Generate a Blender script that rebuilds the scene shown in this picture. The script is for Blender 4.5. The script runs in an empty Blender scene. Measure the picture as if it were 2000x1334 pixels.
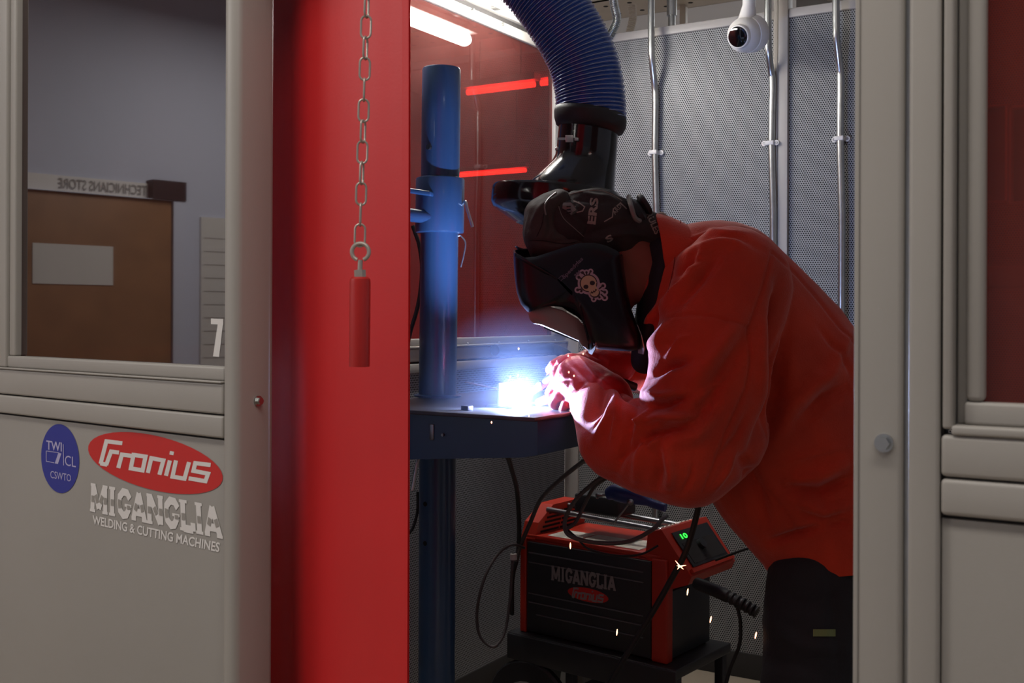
import bpy, bmesh, math, random
from mathutils import Vector, Matrix, noise
from mathutils.bvhtree import BVHTree

# ------------------------------------------------------------------ scene, camera, light
sc = bpy.context.scene
COL = sc.collection
FPX = 2129.5            # focal length in pixels of the 2000 px wide frame
YAW = 0.54397           # the camera looks this far left of the booth's depth axis
ROLL = 0.0038
CAM_H = 1.42
DZ = CAM_H - 1.38
CX, CY = 1000.0, 616.0  # where the level line of sight meets the frame
cam_data = bpy.data.cameras.new('camera')
cam = bpy.data.objects.new('camera', cam_data)
COL.objects.link(cam)
sc.camera = cam
cam_data.sensor_width = 36.0
cam_data.lens = FPX / 2000 * 36.0
cam_data.shift_y = (616.0 - 667.0) / 2000.0
cam_data.clip_start = 0.02
CM = Matrix.Rotation(YAW, 4, 'Z') @ Matrix.Rotation(math.pi / 2, 4, 'X') @ Matrix.Rotation(ROLL, 4, 'Z')
CM = Matrix.Translation((0, 0, CAM_H)) @ CM
cam.matrix_world = CM
cam_data.dof.use_dof = True
cam_data.dof.focus_distance = 2.75
cam_data.dof.aperture_fstop = 11.0

sc.view_settings.view_transform = 'Standard'
sc.view_settings.look = 'None'
sc.view_settings.exposure = 0.0
sc.view_settings.gamma = 1.0
sc.view_settings.use_curve_mapping = False

world = bpy.data.worlds.new('hall_ambient')
sc.world = world
world.use_nodes = True
world.node_tree.nodes['Background'].inputs[0].default_value = (0.75, 0.8, 0.9, 1)
world.node_tree.nodes['Background'].inputs[1].default_value = 0.07

def area_light(name, loc, size, power, color, rot=(0, 0, 0)):
    l = bpy.data.lights.new(name, 'AREA'); l.shape = 'RECTANGLE'
    l.size, l.size_y = size; l.energy = power; l.color = color
    o = bpy.data.objects.new(name, l); COL.objects.link(o)
    o.location = loc; o.rotation_euler = rot
    return o

HALL_LIGHT = 41.0
BOOTH_TUBE = 80.0
ARC_POWER = 55.0
area_light('hall_area_light', (-0.4, 0.25, 3.3), (3.4, 0.4), HALL_LIGHT, (1.0, 0.95, 0.89))
area_light('hall_area_light', (-4.4, -1.2, 3.3), (1.6, 0.5), HALL_LIGHT * 1.9, (1.0, 0.95, 0.9))  # added lamp, lights the door wall for its mirror image
area_light('hall_area_light', (-0.3, 8.5, 3.4), (1.5, 1.2), HALL_LIGHT * 5.0, (0.95, 0.97, 1.0))  # added lamp, brightens the far wall and ceiling behind the booth

# ------------------------------------------------------------------ pixel helpers
def C(px, py, d):
    """world point seen at photo pixel (px, py) at depth d"""
    return CM @ Vector(((px - CX) / FPX * d, -(py - CY) / FPX * d, -d))
ORG = CM.translation.copy()
def RAY(px, py):
    return (C(px, py, 1.0) - ORG)
def onP(px, py, p0, n):
    r = RAY(px, py); p0 = Vector(p0); n = Vector(n)
    return ORG + r * ((p0 - ORG).dot(n) / r.dot(n))
def onX(px, py, x): return onP(px, py, (x, 0, 0), (1, 0, 0))
def onY(px, py, y): return onP(px, py, (0, y, 0), (0, 1, 0))
def onZ(px, py, z): return onP(px, py, (0, 0, z), (0, 0, 1))
def PIX(w):
    v = CM.inverted() @ Vector(w)
    return CX + FPX * v.x / -v.z, CY - FPX * v.y / -v.z, -v.z
RT = (CM.to_3x3() @ Vector((1, 0, 0))); UP = (CM.to_3x3() @ Vector((0, 1, 0))); FW = (CM.to_3x3() @ Vector((0, 0, -1)))

# ------------------------------------------------------------------ materials
def lin(c):
    if isinstance(c, str):
        c = [int(c[i:i + 2], 16) / 255 for i in (0, 2, 4)]
        c = [x / 12.92 if x <= 0.04045 else ((x + 0.055) / 1.055) ** 2.4 for x in c]
    return (c[0], c[1], c[2], 1)
def mat(name, col, rough=0.5, metal=0.0, var=0.0, vscale=8.0, bump=0.0, bscale=60.0, emit=None, estr=0.0, coat=0.0, sheen=0.0, spec=None, ior=None, alpha=None, trans=0.0):
    m = bpy.data.materials.new(name); m.use_nodes = True
    nt = m.node_tree; b = nt.nodes['Principled BSDF']
    b.inputs['Base Color'].default_value = lin(col)
    b.inputs['Roughness'].default_value = rough
    b.inputs['Metallic'].default_value = metal
    b.inputs['Coat Weight'].default_value = coat
    if sheen:
        b.inputs['Sheen Weight'].default_value = sheen
        b.inputs['Sheen Roughness'].default_value = 0.45
    if ior: b.inputs['IOR'].default_value = ior
    if spec is not None: b.inputs['Specular IOR Level'].default_value = spec
    if trans: b.inputs['Transmission Weight'].default_value = trans
    if emit:
        b.inputs['Emission Color'].default_value = lin(emit); b.inputs['Emission Strength'].default_value = estr
    tc = nt.nodes.new('ShaderNodeTexCoord')
    if var:
        n = nt.nodes.new('ShaderNodeTexNoise'); n.inputs['Scale'].default_value = vscale; n.inputs['Detail'].default_value = 6
        nt.links.new(tc.outputs['Object'], n.inputs['Vector'])
        mr = nt.nodes.new('ShaderNodeMapRange'); mr.inputs['From Min'].default_value = 0.3; mr.inputs['From Max'].default_value = 0.7
        mr.inputs['To Min'].default_value = 1 - var; mr.inputs['To Max'].default_value = 1 + var
        nt.links.new(n.outputs['Fac'], mr.inputs['Value'])
        vm = nt.nodes.new('ShaderNodeVectorMath'); vm.operation = 'SCALE'
        vm.inputs[0].default_value = lin(col)[:3]
        nt.links.new(mr.outputs[0], vm.inputs['Scale'])
        nt.links.new(vm.outputs[0], b.inputs['Base Color'])
    if bump:
        n2 = nt.nodes.new('ShaderNodeTexNoise'); n2.inputs['Scale'].default_value = bscale; n2.inputs['Detail'].default_value = 4
        nt.links.new(tc.outputs['Object'], n2.inputs['Vector'])
        bp = nt.nodes.new('ShaderNodeBump'); bp.inputs['Strength'].default_value = bump; bp.inputs['Distance'].default_value = 0.003
        nt.links.new(n2.outputs['Fac'], bp.inputs['Height']); nt.links.new(bp.outputs[0], b.inputs['Normal'])
    return m

def perforated(name, col, hole, axis, pitch=0.0092, rad=0.315):
    """powder coated sheet with staggered round holes; axis is the direction the sheet runs along"""
    m = bpy.data.materials.new(name); m.use_nodes = True
    nt = m.node_tree; b = nt.nodes['Principled BSDF']; L = nt.links
    tc = nt.nodes.new('ShaderNodeTexCoord'); sp = nt.nodes.new('ShaderNodeSeparateXYZ'); L.new(tc.outputs['Object'], sp.inputs[0])
    def M(op, a, bb=None, c=None):
        n = nt.nodes.new('ShaderNodeMath'); n.operation = op
        for i, v in enumerate((a, bb, c)):
            if v is None: continue
            if isinstance(v, (int, float)): n.inputs[i].default_value = v
            else: L.new(v, n.inputs[i])
        return n.outputs[0]
    u = M('DIVIDE', sp.outputs[axis], pitch); v = M('DIVIDE', sp.outputs[2], pitch * 1.7321)
    def grid(du, dv):
        fu = M('SUBTRACT', M('FRACT', M('ADD', u, du)), 0.5); fv = M('MULTIPLY', M('SUBTRACT', M('FRACT', M('ADD', v, dv)), 0.5), 1.7321)
        return M('SQRT', M('ADD', M('MULTIPLY', fu, fu), M('MULTIPLY', fv, fv)))
    dmin = M('MINIMUM', grid(100.0, 100.0), grid(100.5, 100.5))
    mr = nt.nodes.new('ShaderNodeMapRange'); mr.inputs['From Min'].default_value = rad - 0.04; mr.inputs['From Max'].default_value = rad + 0.04
    L.new(dmin, mr.inputs['Value'])
    mx = nt.nodes.new('ShaderNodeMix'); mx.data_type = 'RGBA'
    L.new(mr.outputs[0], mx.inputs['Factor']); mx.inputs[6].default_value = lin(hole); mx.inputs[7].default_value = lin(col)
    L.new(mx.outputs[2], b.inputs['Base Color'])
    rr = M('SUBTRACT', 0.9, M('MULTIPLY', mr.outputs[0], 0.52)); L.new(rr, b.inputs['Roughness'])
    bp = nt.nodes.new('ShaderNodeBump'); bp.inputs['Strength'].default_value = 0.5; bp.inputs['Distance'].default_value = 0.001
    L.new(mr.outputs[0], bp.inputs['Height']); L.new(bp.outputs[0], b.inputs['Normal'])
    return m

def tinted_pane(name, tint, dust, dustmix, refl_ior=1.9):
    """thin welding-screen acrylic: coloured transmission, clear reflection and a film of dust"""
    m = bpy.data.materials.new(name); m.use_nodes = True
    nt = m.node_tree; L = nt.links; nt.nodes.remove(nt.nodes['Principled BSDF'])
    out = nt.nodes['Material Output']
    tr = nt.nodes.new('ShaderNodeBsdfTransparent'); tr.inputs[0].default_value = lin(tint)
    df = nt.nodes.new('ShaderNodeBsdfDiffuse')
    tc = nt.nodes.new('ShaderNodeTexCoord'); n = nt.nodes.new('ShaderNodeTexNoise'); n.inputs['Scale'].default_value = 5; n.inputs['Detail'].default_value = 10
    n.inputs['Roughness'].default_value = 0.65
    L.new(tc.outputs['Object'], n.inputs['Vector'])
    cr = nt.nodes.new('ShaderNodeMapRange'); cr.inputs['From Min'].default_value = 0.3; cr.inputs['From Max'].default_value = 0.7
    cr.inputs['To Min'].default_value = dustmix * 0.7; cr.inputs['To Max'].default_value = dustmix * 1.3
    L.new(n.outputs['Fac'], cr.inputs['Value'])
    df.inputs[0].default_value = lin(dust)
    ge = nt.nodes.new('ShaderNodeNewGeometry')
    def front(x):
        iv = nt.nodes.new('ShaderNodeMath'); iv.operation = 'SUBTRACT'; iv.inputs[0].default_value = 1.0; L.new(ge.outputs['Backfacing'], iv.inputs[1])
        mu = nt.nodes.new('ShaderNodeMath'); mu.operation = 'MULTIPLY'; L.new(x, mu.inputs[0]); L.new(iv.outputs[0], mu.inputs[1]); return mu.outputs[0]
    m1 = nt.nodes.new('ShaderNodeMixShader'); L.new(front(cr.outputs[0]), m1.inputs[0]); L.new(tr.outputs[0], m1.inputs[1]); L.new(df.outputs[0], m1.inputs[2])
    gl = nt.nodes.new('ShaderNodeBsdfGlossy'); gl.inputs['Roughness'].default_value = 0.02
    fr = nt.nodes.new('ShaderNodeFresnel'); fr.inputs['IOR'].default_value = refl_ior
    m2 = nt.nodes.new('ShaderNodeMixShader'); L.new(front(fr.outputs[0]), m2.inputs[0]); L.new(m1.outputs[0], m2.inputs[1]); L.new(gl.outputs[0], m2.inputs[2])
    L.new(m2.outputs[0], out.inputs[0])
    return m

GREY = '98938c'
M = dict(
    frame=mat('grey_powder_coat', 'a09b94', 0.42, var=0.03, vscale=3, bump=0.08, bscale=900),
    panel=mat('grey_sheet_coat', '96918a', 0.5, var=0.03, vscale=2, bump=0.06, bscale=800),
    groove=mat('dark_rubber_seal', '2a2725', 0.8),
    perf_x=perforated('perforated_sheet', '929291', '0a0b0c', 0),
    perf_y=perforated('perforated_sheet_side', '8b8c90', '0b0c0e', 1),
    pane_side=tinted_pane('red_welding_screen', 'e05248', '54302c', 0.46, 1.5),
    pane_front=tinted_pane('amber_welding_screen', '6a2a22', '4a2f2c', 0.30, 2.6),
    pane_right=tinted_pane('red_brown_welding_screen', 'c0604c', '7a3a32', 0.42, 1.45),
    curtain=mat('red_pvc', 'c8191b', 0.45, var=0.04, vscale=5, bump=0.05, bscale=200),
    zinc=mat('zinc_steel', 'b9bcba', 0.32, 1.0, var=0.08, vscale=30),
    chain=mat('dull_zinc_chain', 'b5aca2', 0.4, 0.6),
    red_handle=mat('red_lacquer_handle', 'b0201c', 0.35, bump=0.1, bscale=300),
    blue=mat('blue_gloss_enamel', '2c4868', 0.28, var=0.04, vscale=6, coat=0.2),
    hole=mat('dark_hole', '0a0a0c', 0.9),
    darksteel=mat('dark_steel_plate', '4a4a50', 0.4, 0.6, var=0.2, vscale=12, bump=0.1, bscale=120),
    steel=mat('bare_steel', '8d8d90', 0.35, 1.0, var=0.1, vscale=20),
    hose=mat('blue_ribbed_hose_fabric', '2450a8', 0.3, coat=0.3, bump=0.2, bscale=150),
    wire=mat('hose_spiral_wire', '8fa3c8', 0.22, 0.3, coat=.5),
    blackpl=mat('glossy_black_plastic', '15171a', 0.16, var=0.3, vscale=10, coat=0.3),
    rubber=mat('black_rubber', '17171a', 0.55, var=0.1, vscale=20),
    helmet=mat('navy_black_helmet_shell', '0b0c16', 0.34, spec=.35),
    lens=mat('helmet_silver_front_plate', '8a8580', 0.3, 0.2),
    cap=mat('black_cotton_hood', '2b2624', 0.85, var=0.25, vscale=14, bump=0.5, bscale=90),
    capcloth=mat('brown_grey_hood_cloth', '3a322d', 0.8, var=0.25, vscale=10, bump=0.4, bscale=70),
    seamdark=mat('dark_seam', '141110', 0.9),
    ink=mat('light_grey_print', '8f857c', 0.8),
    band=mat('grey_harness_plastic', '6e6c66', 0.4),
    jacket=mat('red_welding_leather', 'c03410', 0.8, var=0.16, vscale=9, bump=0.4, bscale=260, sheen=0.25),
    glove=mat('red_leather_glove', 'b8201a', 0.42, var=0.15, vscale=14, bump=0.3, bscale=180, sheen=0.2),
    seam=mat('jacket_seam_thread', '6a1008', 0.8),
    skin=mat('skin', '8a4a3a', 0.6, var=0.06, vscale=12),
    trousers=mat('black_work_trousers', '1c1c20', 0.85, var=0.2, vscale=12, bump=0.4, bscale=120),
    shirt=mat('dark_navy_shirt', '14151c', 0.85, bump=0.2),
    white=mat('white_plastic', 'd2cfca', 0.35),
    whitecloth=mat('pale_cloth_collar', 'a89a8c', 0.85),
    sticker_w=mat('white_vinyl_lettering', 'dedad6', 0.45),
    sticker_r=mat('red_vinyl', 'c8231f', 0.4),
    sticker_b=mat('blue_vinyl', '27318f', 0.4),
    sticker_lb=mat('pale_lavender_print', 'b3add0', 0.45),
    orange=mat('orange_red_machine_plastic', 'b42a12', 0.4, bump=0.05),
    greycable=mat('grey_black_cable_sheath', '4e4a4a', 0.5),
    farwall=mat('pale_blue_wall_paint', 'a4b6da', 0.8),
    mrib_lit=mat('machine_panel_rib_highlight', '606165', 0.4),  # paler than the black panel, the ribs' highlight put into the colour
    mblack=mat('black_machine_panel', '25272a', 0.45, var=0.08),
    mgrey=mat('dim_grey_print', '8a8784', 0.6),
    label=mat('off_white_label', 'd6d0c2', 0.6, var=0.2, vscale=30),
    bluecloth=mat('blue_tool_plastic', '24397c', 0.45),
    display=mat('green_led_digits', '20ff40', 0.5, emit='35ff4a', estr=2.0),
    floor=mat('beige_floor_paint', 'a89a86', 0.5, var=0.1, vscale=3),
    wallw=mat('pale_wall_paint', 'c2c6d6', 0.8),
    ceil=mat('white_ceiling', 'd0d2d4', 0.9),
    door=mat('brown_wood_door', '8a6242', 0.5, var=0.12, vscale=6),
    beigemetal=mat('beige_cable_tray', 'b5a999', 0.5, var=0.05),
    lamp=mat('led_tube_glow', 'ffffff', 0.5, emit=(1.0, 0.97, 0.93), estr=BOOTH_TUBE),
    lamp2=mat('hall_tube_glow', 'ffffff', 0.5, emit=(1.0, 0.9, 0.85), estr=9.0),
    arc=mat('arc_plasma', 'ffffff', 0.5, emit=(0.75, 0.85, 1.0), estr=40.0),
    spark=mat('glowing_metal_droplet', 'ffddaa', 0.5, emit=(1.0, 0.38, 0.18), estr=7.0),
    tagg=mat('olive_reflective_tag', '6e7a48', 0.6),
    bone=mat('sticker_cream', 'b8a888', 0.5),
    stickerdark=mat('sticker_dark_maroon', '241016', 0.5),
    stickerlav=mat('sticker_lavender_edge', 'a99aa6', 0.5),
    dimprint=mat('helmet_dim_print', '6a6070', 0.6),
    copper=mat('coppery_connector', 'a0704e', 0.3, 0.9),
    mirrored=mat('dark_glass_lens', '050608', 0.05, coat=1.0),
)

# ------------------------------------------------------------------ mesh builder
class MB:
    def __init__(s): s.v = []; s.f = []
    def add(s, vs, fs):
        o = len(s.v); s.v += [Vector(x) for x in vs]; s.f += [tuple(i + o for i in f) for f in fs]
    def box(s, c, size, ax=None, bev=0.0):
        ax = ax or (Vector((1, 0, 0)), Vector((0, 1, 0)), Vector((0, 0, 1)))
        c = Vector(c); h = [x / 2 for x in size]
        if bev <= 0:
            vs = [c + ax[0] * (h[0] * i) + ax[1] * (h[1] * j) + ax[2] * (h[2] * k) for i in (-1, 1) for j in (-1, 1) for k in (-1, 1)]
            s.add(vs, [(0, 1, 3, 2), (4, 6, 7, 5), (0, 4, 5, 1), (2, 3, 7, 6), (0, 2, 6, 4), (1, 5, 7, 3)]); return
        bm = bmesh.new(); bmesh.ops.create_cube(bm, size=1.0)
        for v in bm.verts: v.co = Vector((v.co.x * size[0], v.co.y * size[1], v.co.z * size[2]))
        bmesh.ops.bevel(bm, geom=bm.edges[:], offset=min(bev, min(size) * 0.45), segments=3, affect='EDGES', profile=0.5)
        bm.verts.index_update()
        s.add([c + ax[0] * v.co.x + ax[1] * v.co.y + ax[2] * v.co.z for v in bm.verts], [[v.index for v in f.verts] for f in bm.faces]); bm.free()
    def span(s, a, b, bev=0.0):
        a = Vector(a); b = Vector(b)
        s.box((a + b) / 2, [abs(x) for x in (b - a)], None, bev)
    def loft(s, rings, cap=True, close=True):
        n = len(rings[0]); o = len(s.v)
        vs = [p for r in rings for p in r]; fs = []
        for i in range(len(rings) - 1):
            for j in range(n if close else n - 1):
                k = (j + 1) % n
                fs.append((i * n + j, i * n + k, (i + 1) * n + k, (i + 1) * n + j))
        if cap:
            fs.append(tuple(range(n - 1, -1, -1))); fs.append(tuple((len(rings) - 1) * n + j for j in range(n)))
        s.add(vs, fs)
    def tube(s, pts, r, seg=12, cap=True):
        pts = [Vector(p) for p in pts]; n = len(pts)
        rr = r if isinstance(r, (list, tuple)) else [r] * n
        t0 = (pts[1] - pts[0]).normalized()
        up = Vector((0, 0, 1)) if abs(t0.z) < 0.9 else Vector((1, 0, 0))
        nx = t0.cross(up).normalized(); rings = []
        for i in range(n):
            t = (pts[min(i + 1, n - 1)] - pts[max(i - 1, 0)])
            t = t.normalized() if t.length > 1e-9 else t0
            nx = (nx - t * nx.dot(t)).normalized(); ny = t.cross(nx)
            rings.append([pts[i] + (nx * math.cos(a) + ny * math.sin(a)) * rr[i] for a in [2 * math.pi * j / seg for j in range(seg)]])
        s.loft(rings, cap)
    def cyl(s, a, b, r, seg=24, r2=None): s.tube([a, b], [r, r if r2 is None else r2], seg)
    def lathe(s, base, axis, prof, seg=24):
        base = Vector(base); axis = Vector(axis).normalized()
        s.tube([base + axis * p[0] + axis * (1e-6 * i) for i, p in enumerate(prof)], [max(p[1], 1e-5) for p in prof], seg)
    def ell(s, c, rad, ax=None, nu=16, nv=10):
        ax = ax or (Vector((1, 0, 0)), Vector((0, 1, 0)), Vector((0, 0, 1))); c = Vector(c)
        vs = [c - ax[2] * rad[2]]
        for i in range(1, nv):
            ph = -math.pi / 2 + math.pi * i / nv
            for j in range(nu):
                th = 2 * math.pi * j / nu
                vs.append(c + ax[0] * (rad[0] * math.cos(ph) * math.cos(th)) + ax[1] * (rad[1] * math.cos(ph) * math.sin(th)) + ax[2] * (rad[2] * math.sin(ph)))
        vs.append(c + ax[2] * rad[2]); fs = []
        for j in range(nu): fs.append((0, 1 + (j + 1) % nu, 1 + j))
        for i in range(nv - 2):
            for j in range(nu):
                a = 1 + i * nu; fs.append((a + j, a + (j + 1) % nu, a + nu + (j + 1) % nu, a + nu + j))
        t = len(vs) - 1
        for j in range(nu): fs.append((t, t - nu + j, t - nu + (j + 1) % nu))
        s.add(vs, fs)
    def prism(s, poly, d):
        """poly: coplanar world points; d: extrusion vector"""
        n = len(poly); d = Vector(d); p = [Vector(x) for x in poly]
        s.add(p + [x + d for x in p], [tuple(range(n - 1, -1, -1)), tuple(range(n, 2 * n))] + [(i, (i + 1) % n, n + (i + 1) % n, n + i) for i in range(n)])
    def build(s, name, m, parent=None, smooth=True, angle=0.6, origin=None):
        me = bpy.data.meshes.new(name)
        if parent is not None: off = Vector(parent['_base'])
        elif origin is not None: off = Vector(origin)
        else:
            lo = [min(v[i] for v in s.v) for i in range(3)]; hi = [max(v[i] for v in s.v) for i in range(3)]
            off = Vector(((lo[0] + hi[0]) / 2, (lo[1] + hi[1]) / 2, lo[2]))
        me.from_pydata([tuple(v - off) for v in s.v], [], s.f); me.update()
        bm = bmesh.new(); bm.from_mesh(me); bmesh.ops.recalc_face_normals(bm, faces=bm.faces[:]); bm.to_mesh(me); bm.free()
        return link(name, me, m, parent, off, smooth, angle)

BASES = {}
def link(name, me, m, parent, off, smooth=True, angle=0.6):
    if m: me.materials.append(M[m] if isinstance(m, str) else m)
    o = bpy.data.objects.new(name, me); COL.objects.link(o)
    o['_base'] = list(off)
    if parent is not None: o.parent = parent
    else: o.location = off
    if smooth:
        for p in me.polygons: p.use_smooth = True
        try: me.set_sharp_from_angle(angle=angle)
        except Exception: pass
    return o

def tag(o, label=None, cat=None, group=None, kind=None):
    if label: o['label'] = label
    if cat: o['category'] = cat
    if group: o['group'] = group
    if kind: o['kind'] = kind
    return o
def empty(name, loc, label=None, cat=None, group=None, kind=None):
    o = bpy.data.objects.new(name, None); COL.objects.link(o); o.location = loc; o['_base'] = list(loc)
    o.empty_display_size = 0.05
    return tag(o, label, cat, group, kind)
def copy_tree(o, loc=None, parent=None):
    c = o.copy(); COL.objects.link(c)
    if parent: c.parent = parent
    if loc is not None: c.location = loc
    for ch in list(o.children): copy_tree(ch, None, c)
    return c
def smoothpath(pts, n=10):
    """Catmull-Rom through the points"""
    P = [Vector(p) for p in pts]; P = [P[0] * 2 - P[1]] + P + [P[-1] * 2 - P[-2]]; out = []
    for i in range(1, len(P) - 2):
        for k in range(n):
            t = k / n; a, b, c, d = P[i - 1], P[i], P[i + 1], P[i + 2]
            out.append(0.5 * ((2 * b) + (c - a) * t + (2 * a - 5 * b + 4 * c - d) * t * t + (3 * b - a - 3 * c + d) * t ** 3))
    out.append(P[-2]); return out

# ---- flat print: strokes, text, discs mapped onto a surface
def strokes(lines, w):
    """2D thick polylines -> list of quads/polys (2D)"""
    out = []
    for ln in lines:
        closed = ln[0] == ln[-1] and len(ln) > 3
        pts = [Vector((p[0], p[1])) for p in ln]
        if closed: pts = pts[:-1]
        n = len(pts); L = []; R = []
        for i in range(n):
            a = pts[i - 1] if (i > 0 or closed) else None; b = pts[(i + 1) % n] if (i < n - 1 or closed) else None
            d1 = (pts[i] - a).normalized() if a is not None else None; d2 = (b - pts[i]).normalized() if b is not None else None
            if d1 is None: d1 = d2
            if d2 is None: d2 = d1
            n1 = Vector((-d1.y, d1.x)); n2 = Vector((-d2.y, d2.x)); m = (n1 + n2)
            m = m.normalized() if m.length > 1e-6 else n1
            k = w / 2 / max(0.45, m.dot(n1)); L.append(pts[i] + m * k); R.append(pts[i] - m * k)
        for i in range(n if closed else n - 1):
            j = (i + 1) % n; out.append([L[i], L[j], R[j], R[i]])
    return out
def ellipse2(cx, cy, a, b, rot=0, n=40):
    c, s = math.cos(rot), math.sin(rot)
    return [[(cx + a * math.cos(t) * c - b * math.sin(t) * s, cy + a * math.cos(t) * s + b * math.sin(t) * c) for t in [2 * math.pi * i / n for i in range(n)]]]
def textpolys(txt, bold=0.0, shear=0.0):
    cu = bpy.data.curves.new('t', 'FONT'); cu.body = txt; cu.offset = bold; cu.shear = shear; cu.resolution_u = 3
    o = bpy.data.objects.new('t', cu); COL.objects.link(o); bpy.context.view_layer.update()
    me = bpy.data.meshes.new_from_object(o.evaluated_get(bpy.context.evaluated_depsgraph_get()))
    vs = [(v.co.x, v.co.y) for v in me.vertices]; fs = [tuple(p.vertices) for p in me.polygons]
    bpy.data.objects.remove(o); bpy.data.curves.remove(cu); bpy.data.meshes.remove(me)
    x0 = min(v[0] for v in vs); x1 = max(v[0] for v in vs); y0 = min(v[1] for v in vs); y1 = max(v[1] for v in vs)
    return [((v[0] - x0) / (x1 - x0), (v[1] - y0) / (y1 - y0)) for v in vs], fs
def quadmap(TL, TR, BR, BL):
    TL, TR, BR, BL = map(Vector, (TL, TR, BR, BL))
    return lambda u, v: (BL * (1 - u) + BR * u) * (1 - v) + (TL * (1 - u) + TR * u) * v
def print_polys(mb, polys, fn):
    for i, p in enumerate(polys):      # overlapping strokes are stacked a hair apart like layers of print
        pts = [fn(q[0], q[1]) for q in p]
        mb.add([q + (ORG - q).normalized() * (1.2e-5 * i) for q in pts], [tuple(range(len(p)))])
def print_text(mb, txt, fn, bold=0.0, shear=0.0):
    vs, fs = textpolys(txt, bold, shear)
    mb.add([fn(x, y) for x, y in vs], fs)
def flat(mb, name, m, parent):
    me = bpy.data.meshes.new(name); off = Vector(parent['_base'])
    me.from_pydata([tuple(v - off) for v in mb.v], [], mb.f); me.update()
    o = link(name, me, m, parent, off, False)
    if any(w in name for w in ('lettering', 'print', 'digits')): o['kind'] = 'stuff'   # printed marks too small to part
    return o

# ------------------------------------------------------------------ the hall
Zv = Vector((0, 0, 1))
def struct(name, mb, m, label=None, smooth=False):
    o = mb.build(name, m, None, smooth); o['kind'] = 'structure'
    if label: o['label'] = label
    return o
mb = MB(); mb.span((-6.3, -3.2, -0.1), (3.2, 12.2, 0)); struct('floor', mb, 'floor', 'beige painted floor under the booth')
mb = MB(); mb.span((-6.3, -3.2, 3.5), (3.2, 12.2, 3.6)); struct('ceiling', mb, 'ceil', 'white ceiling of the hall')
mb = MB(); mb.span((-6.2, -3.1, 0), (-6.05, 12.1, 3.5)); struct('wall_far_left', mb, 'wallw', 'pale wall seen mirrored in the front screens')
mb = MB(); mb.span((-6.2, 12.0, 0), (3.1, 12.15, 3.5)); struct('wall_far', mb, 'farwall', 'pale far wall of the hall')
mb = MB(); mb.span((-6.2, -3.15, 0), (3.1, -3.0, 3.5)); struct('wall_rear', mb, 'wallw', 'pale wall behind the viewpoint')
mb = MB(); mb.span((3.0, -3.1, 0), (3.15, 12.1, 3.5)); struct('wall_far_right', mb, 'wallw', 'pale right wall of the hall')
# store door in the pale wall, seen only as a reflection
DH_ = 2.08 + DZ
dr = empty('door_1', (-6.05, -0.45, 0)); dr['kind'] = 'structure'
mb = MB(); mb.span((-6.05, -1.0, 0), (-5.99, 0.3, DH_), 0.004); mb.build('door_leaf', 'door', dr)
mb = MB(); mb.span((-6.0, -1.03, 0), (-5.985, -0.995, DH_)); mb.build('door_edge', 'groove', dr)
mb = MB(); mb.span((-6.05, -1.08, 0), (-5.97, -1.0, DH_ + .06)); mb.span((-6.05, -1.08, DH_), (-5.97, 0.4, DH_ + .004)); mb.build('door_frame', 'wallw', dr)
mb = MB(); mb.span((-5.99, -0.62, 1.55 + DZ), (-5.985, -0.15, 1.78 + DZ)); mb.build('paper_notice', 'white', dr)
ch_ = empty('wall_chart', (-6.05, -1.4, 0.9), 'white ruled chart on the pale wall right of the brown door, mirrored in the screen', 'chart')
mb = MB(); mb.span((-6.05, -1.9, .7), (-6.03, -1.22, 2.0 + DZ)); mb.build('chart_board', 'white', ch_)
for k in range(14):
    mb = MB(); mb.span((-6.03, -1.88, .8 + k * .085), (-6.028, -1.24, .804 + k * .085)); mb.build('ruled_line', 'mgrey', ch_)
sg = empty('door_sign', (-6.05, -0.5, 2.16 + DZ), 'white sign lettered TECHNICIANS STORE above the brown door, mirrored in the screen', 'sign')
mb = MB(); mb.span((-6.05, -0.87, 2.085 + DZ), (-6.03, 0.1, 2.18 + DZ)); mb.build('sign_board', 'sticker_w', sg)
mb = MB(); mb.span((-6.05, -1.08, 2.085 + DZ), (-5.96, -0.86, 2.20 + DZ)); mb.build('sign_corner', 'stickerdark', sg)
mb = MB(); fn2 = quadmap((-6.025, -0.85, 2.165 + DZ), (-6.025, -0.31, 2.165 + DZ), (-6.025, -0.31, 2.105 + DZ), (-6.025, -0.85, 2.105 + DZ))
print_text(mb, 'TECHNICIANS STORE', fn2, 0.01); flat(mb, 'lettering', 'mgrey', sg)

# hall tubes seen through the red screen
for (a, b, d, lab) in (((913, 181), (1044, 164), 7.2, 'fluorescent hall tube, upper one seen through the red screen, left piece'),
                       ((1057, 163), (1130, 153), 7.1, 'fluorescent hall tube, upper one seen through the red screen, right piece'),
                       ((880, 344), (1027, 332), 10.5, 'fluorescent hall tube, lower one seen through the red screen')):
    p = C(a[0], a[1], d)
    q = onP(b[0], b[1], p, (0, 1, 0))
    mid = (p + q) / 2; p.z = q.z = mid.z
    t = empty('hall_tube_light', (mid.x, mid.y, mid.z), lab, 'light', 'hall lights beyond the booth')
    mb = MB(); mb.cyl(p, q, 0.019, 12); mb.build('glowing_tube', 'lamp2', t)
    mb = MB(); mb.span((p.x - .02, p.y - .04, mid.z + .026), (q.x + .02, p.y + .04, mid.z + .07)); mb.build('housing', 'white', t)
    for xx in (p.x + .1, q.x - .1): mb = MB(); mb.cyl((xx, p.y, mid.z + .07), (xx, p.y, 3.5), 0.006, 6); mb.build('hanger_rod', 'zinc', t)

# ------------------------------------------------------------------ booth shell
XL, YB, YF = -2.23, 4.14, 1.187
TOP = onY(1450, 31, YB).z
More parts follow.
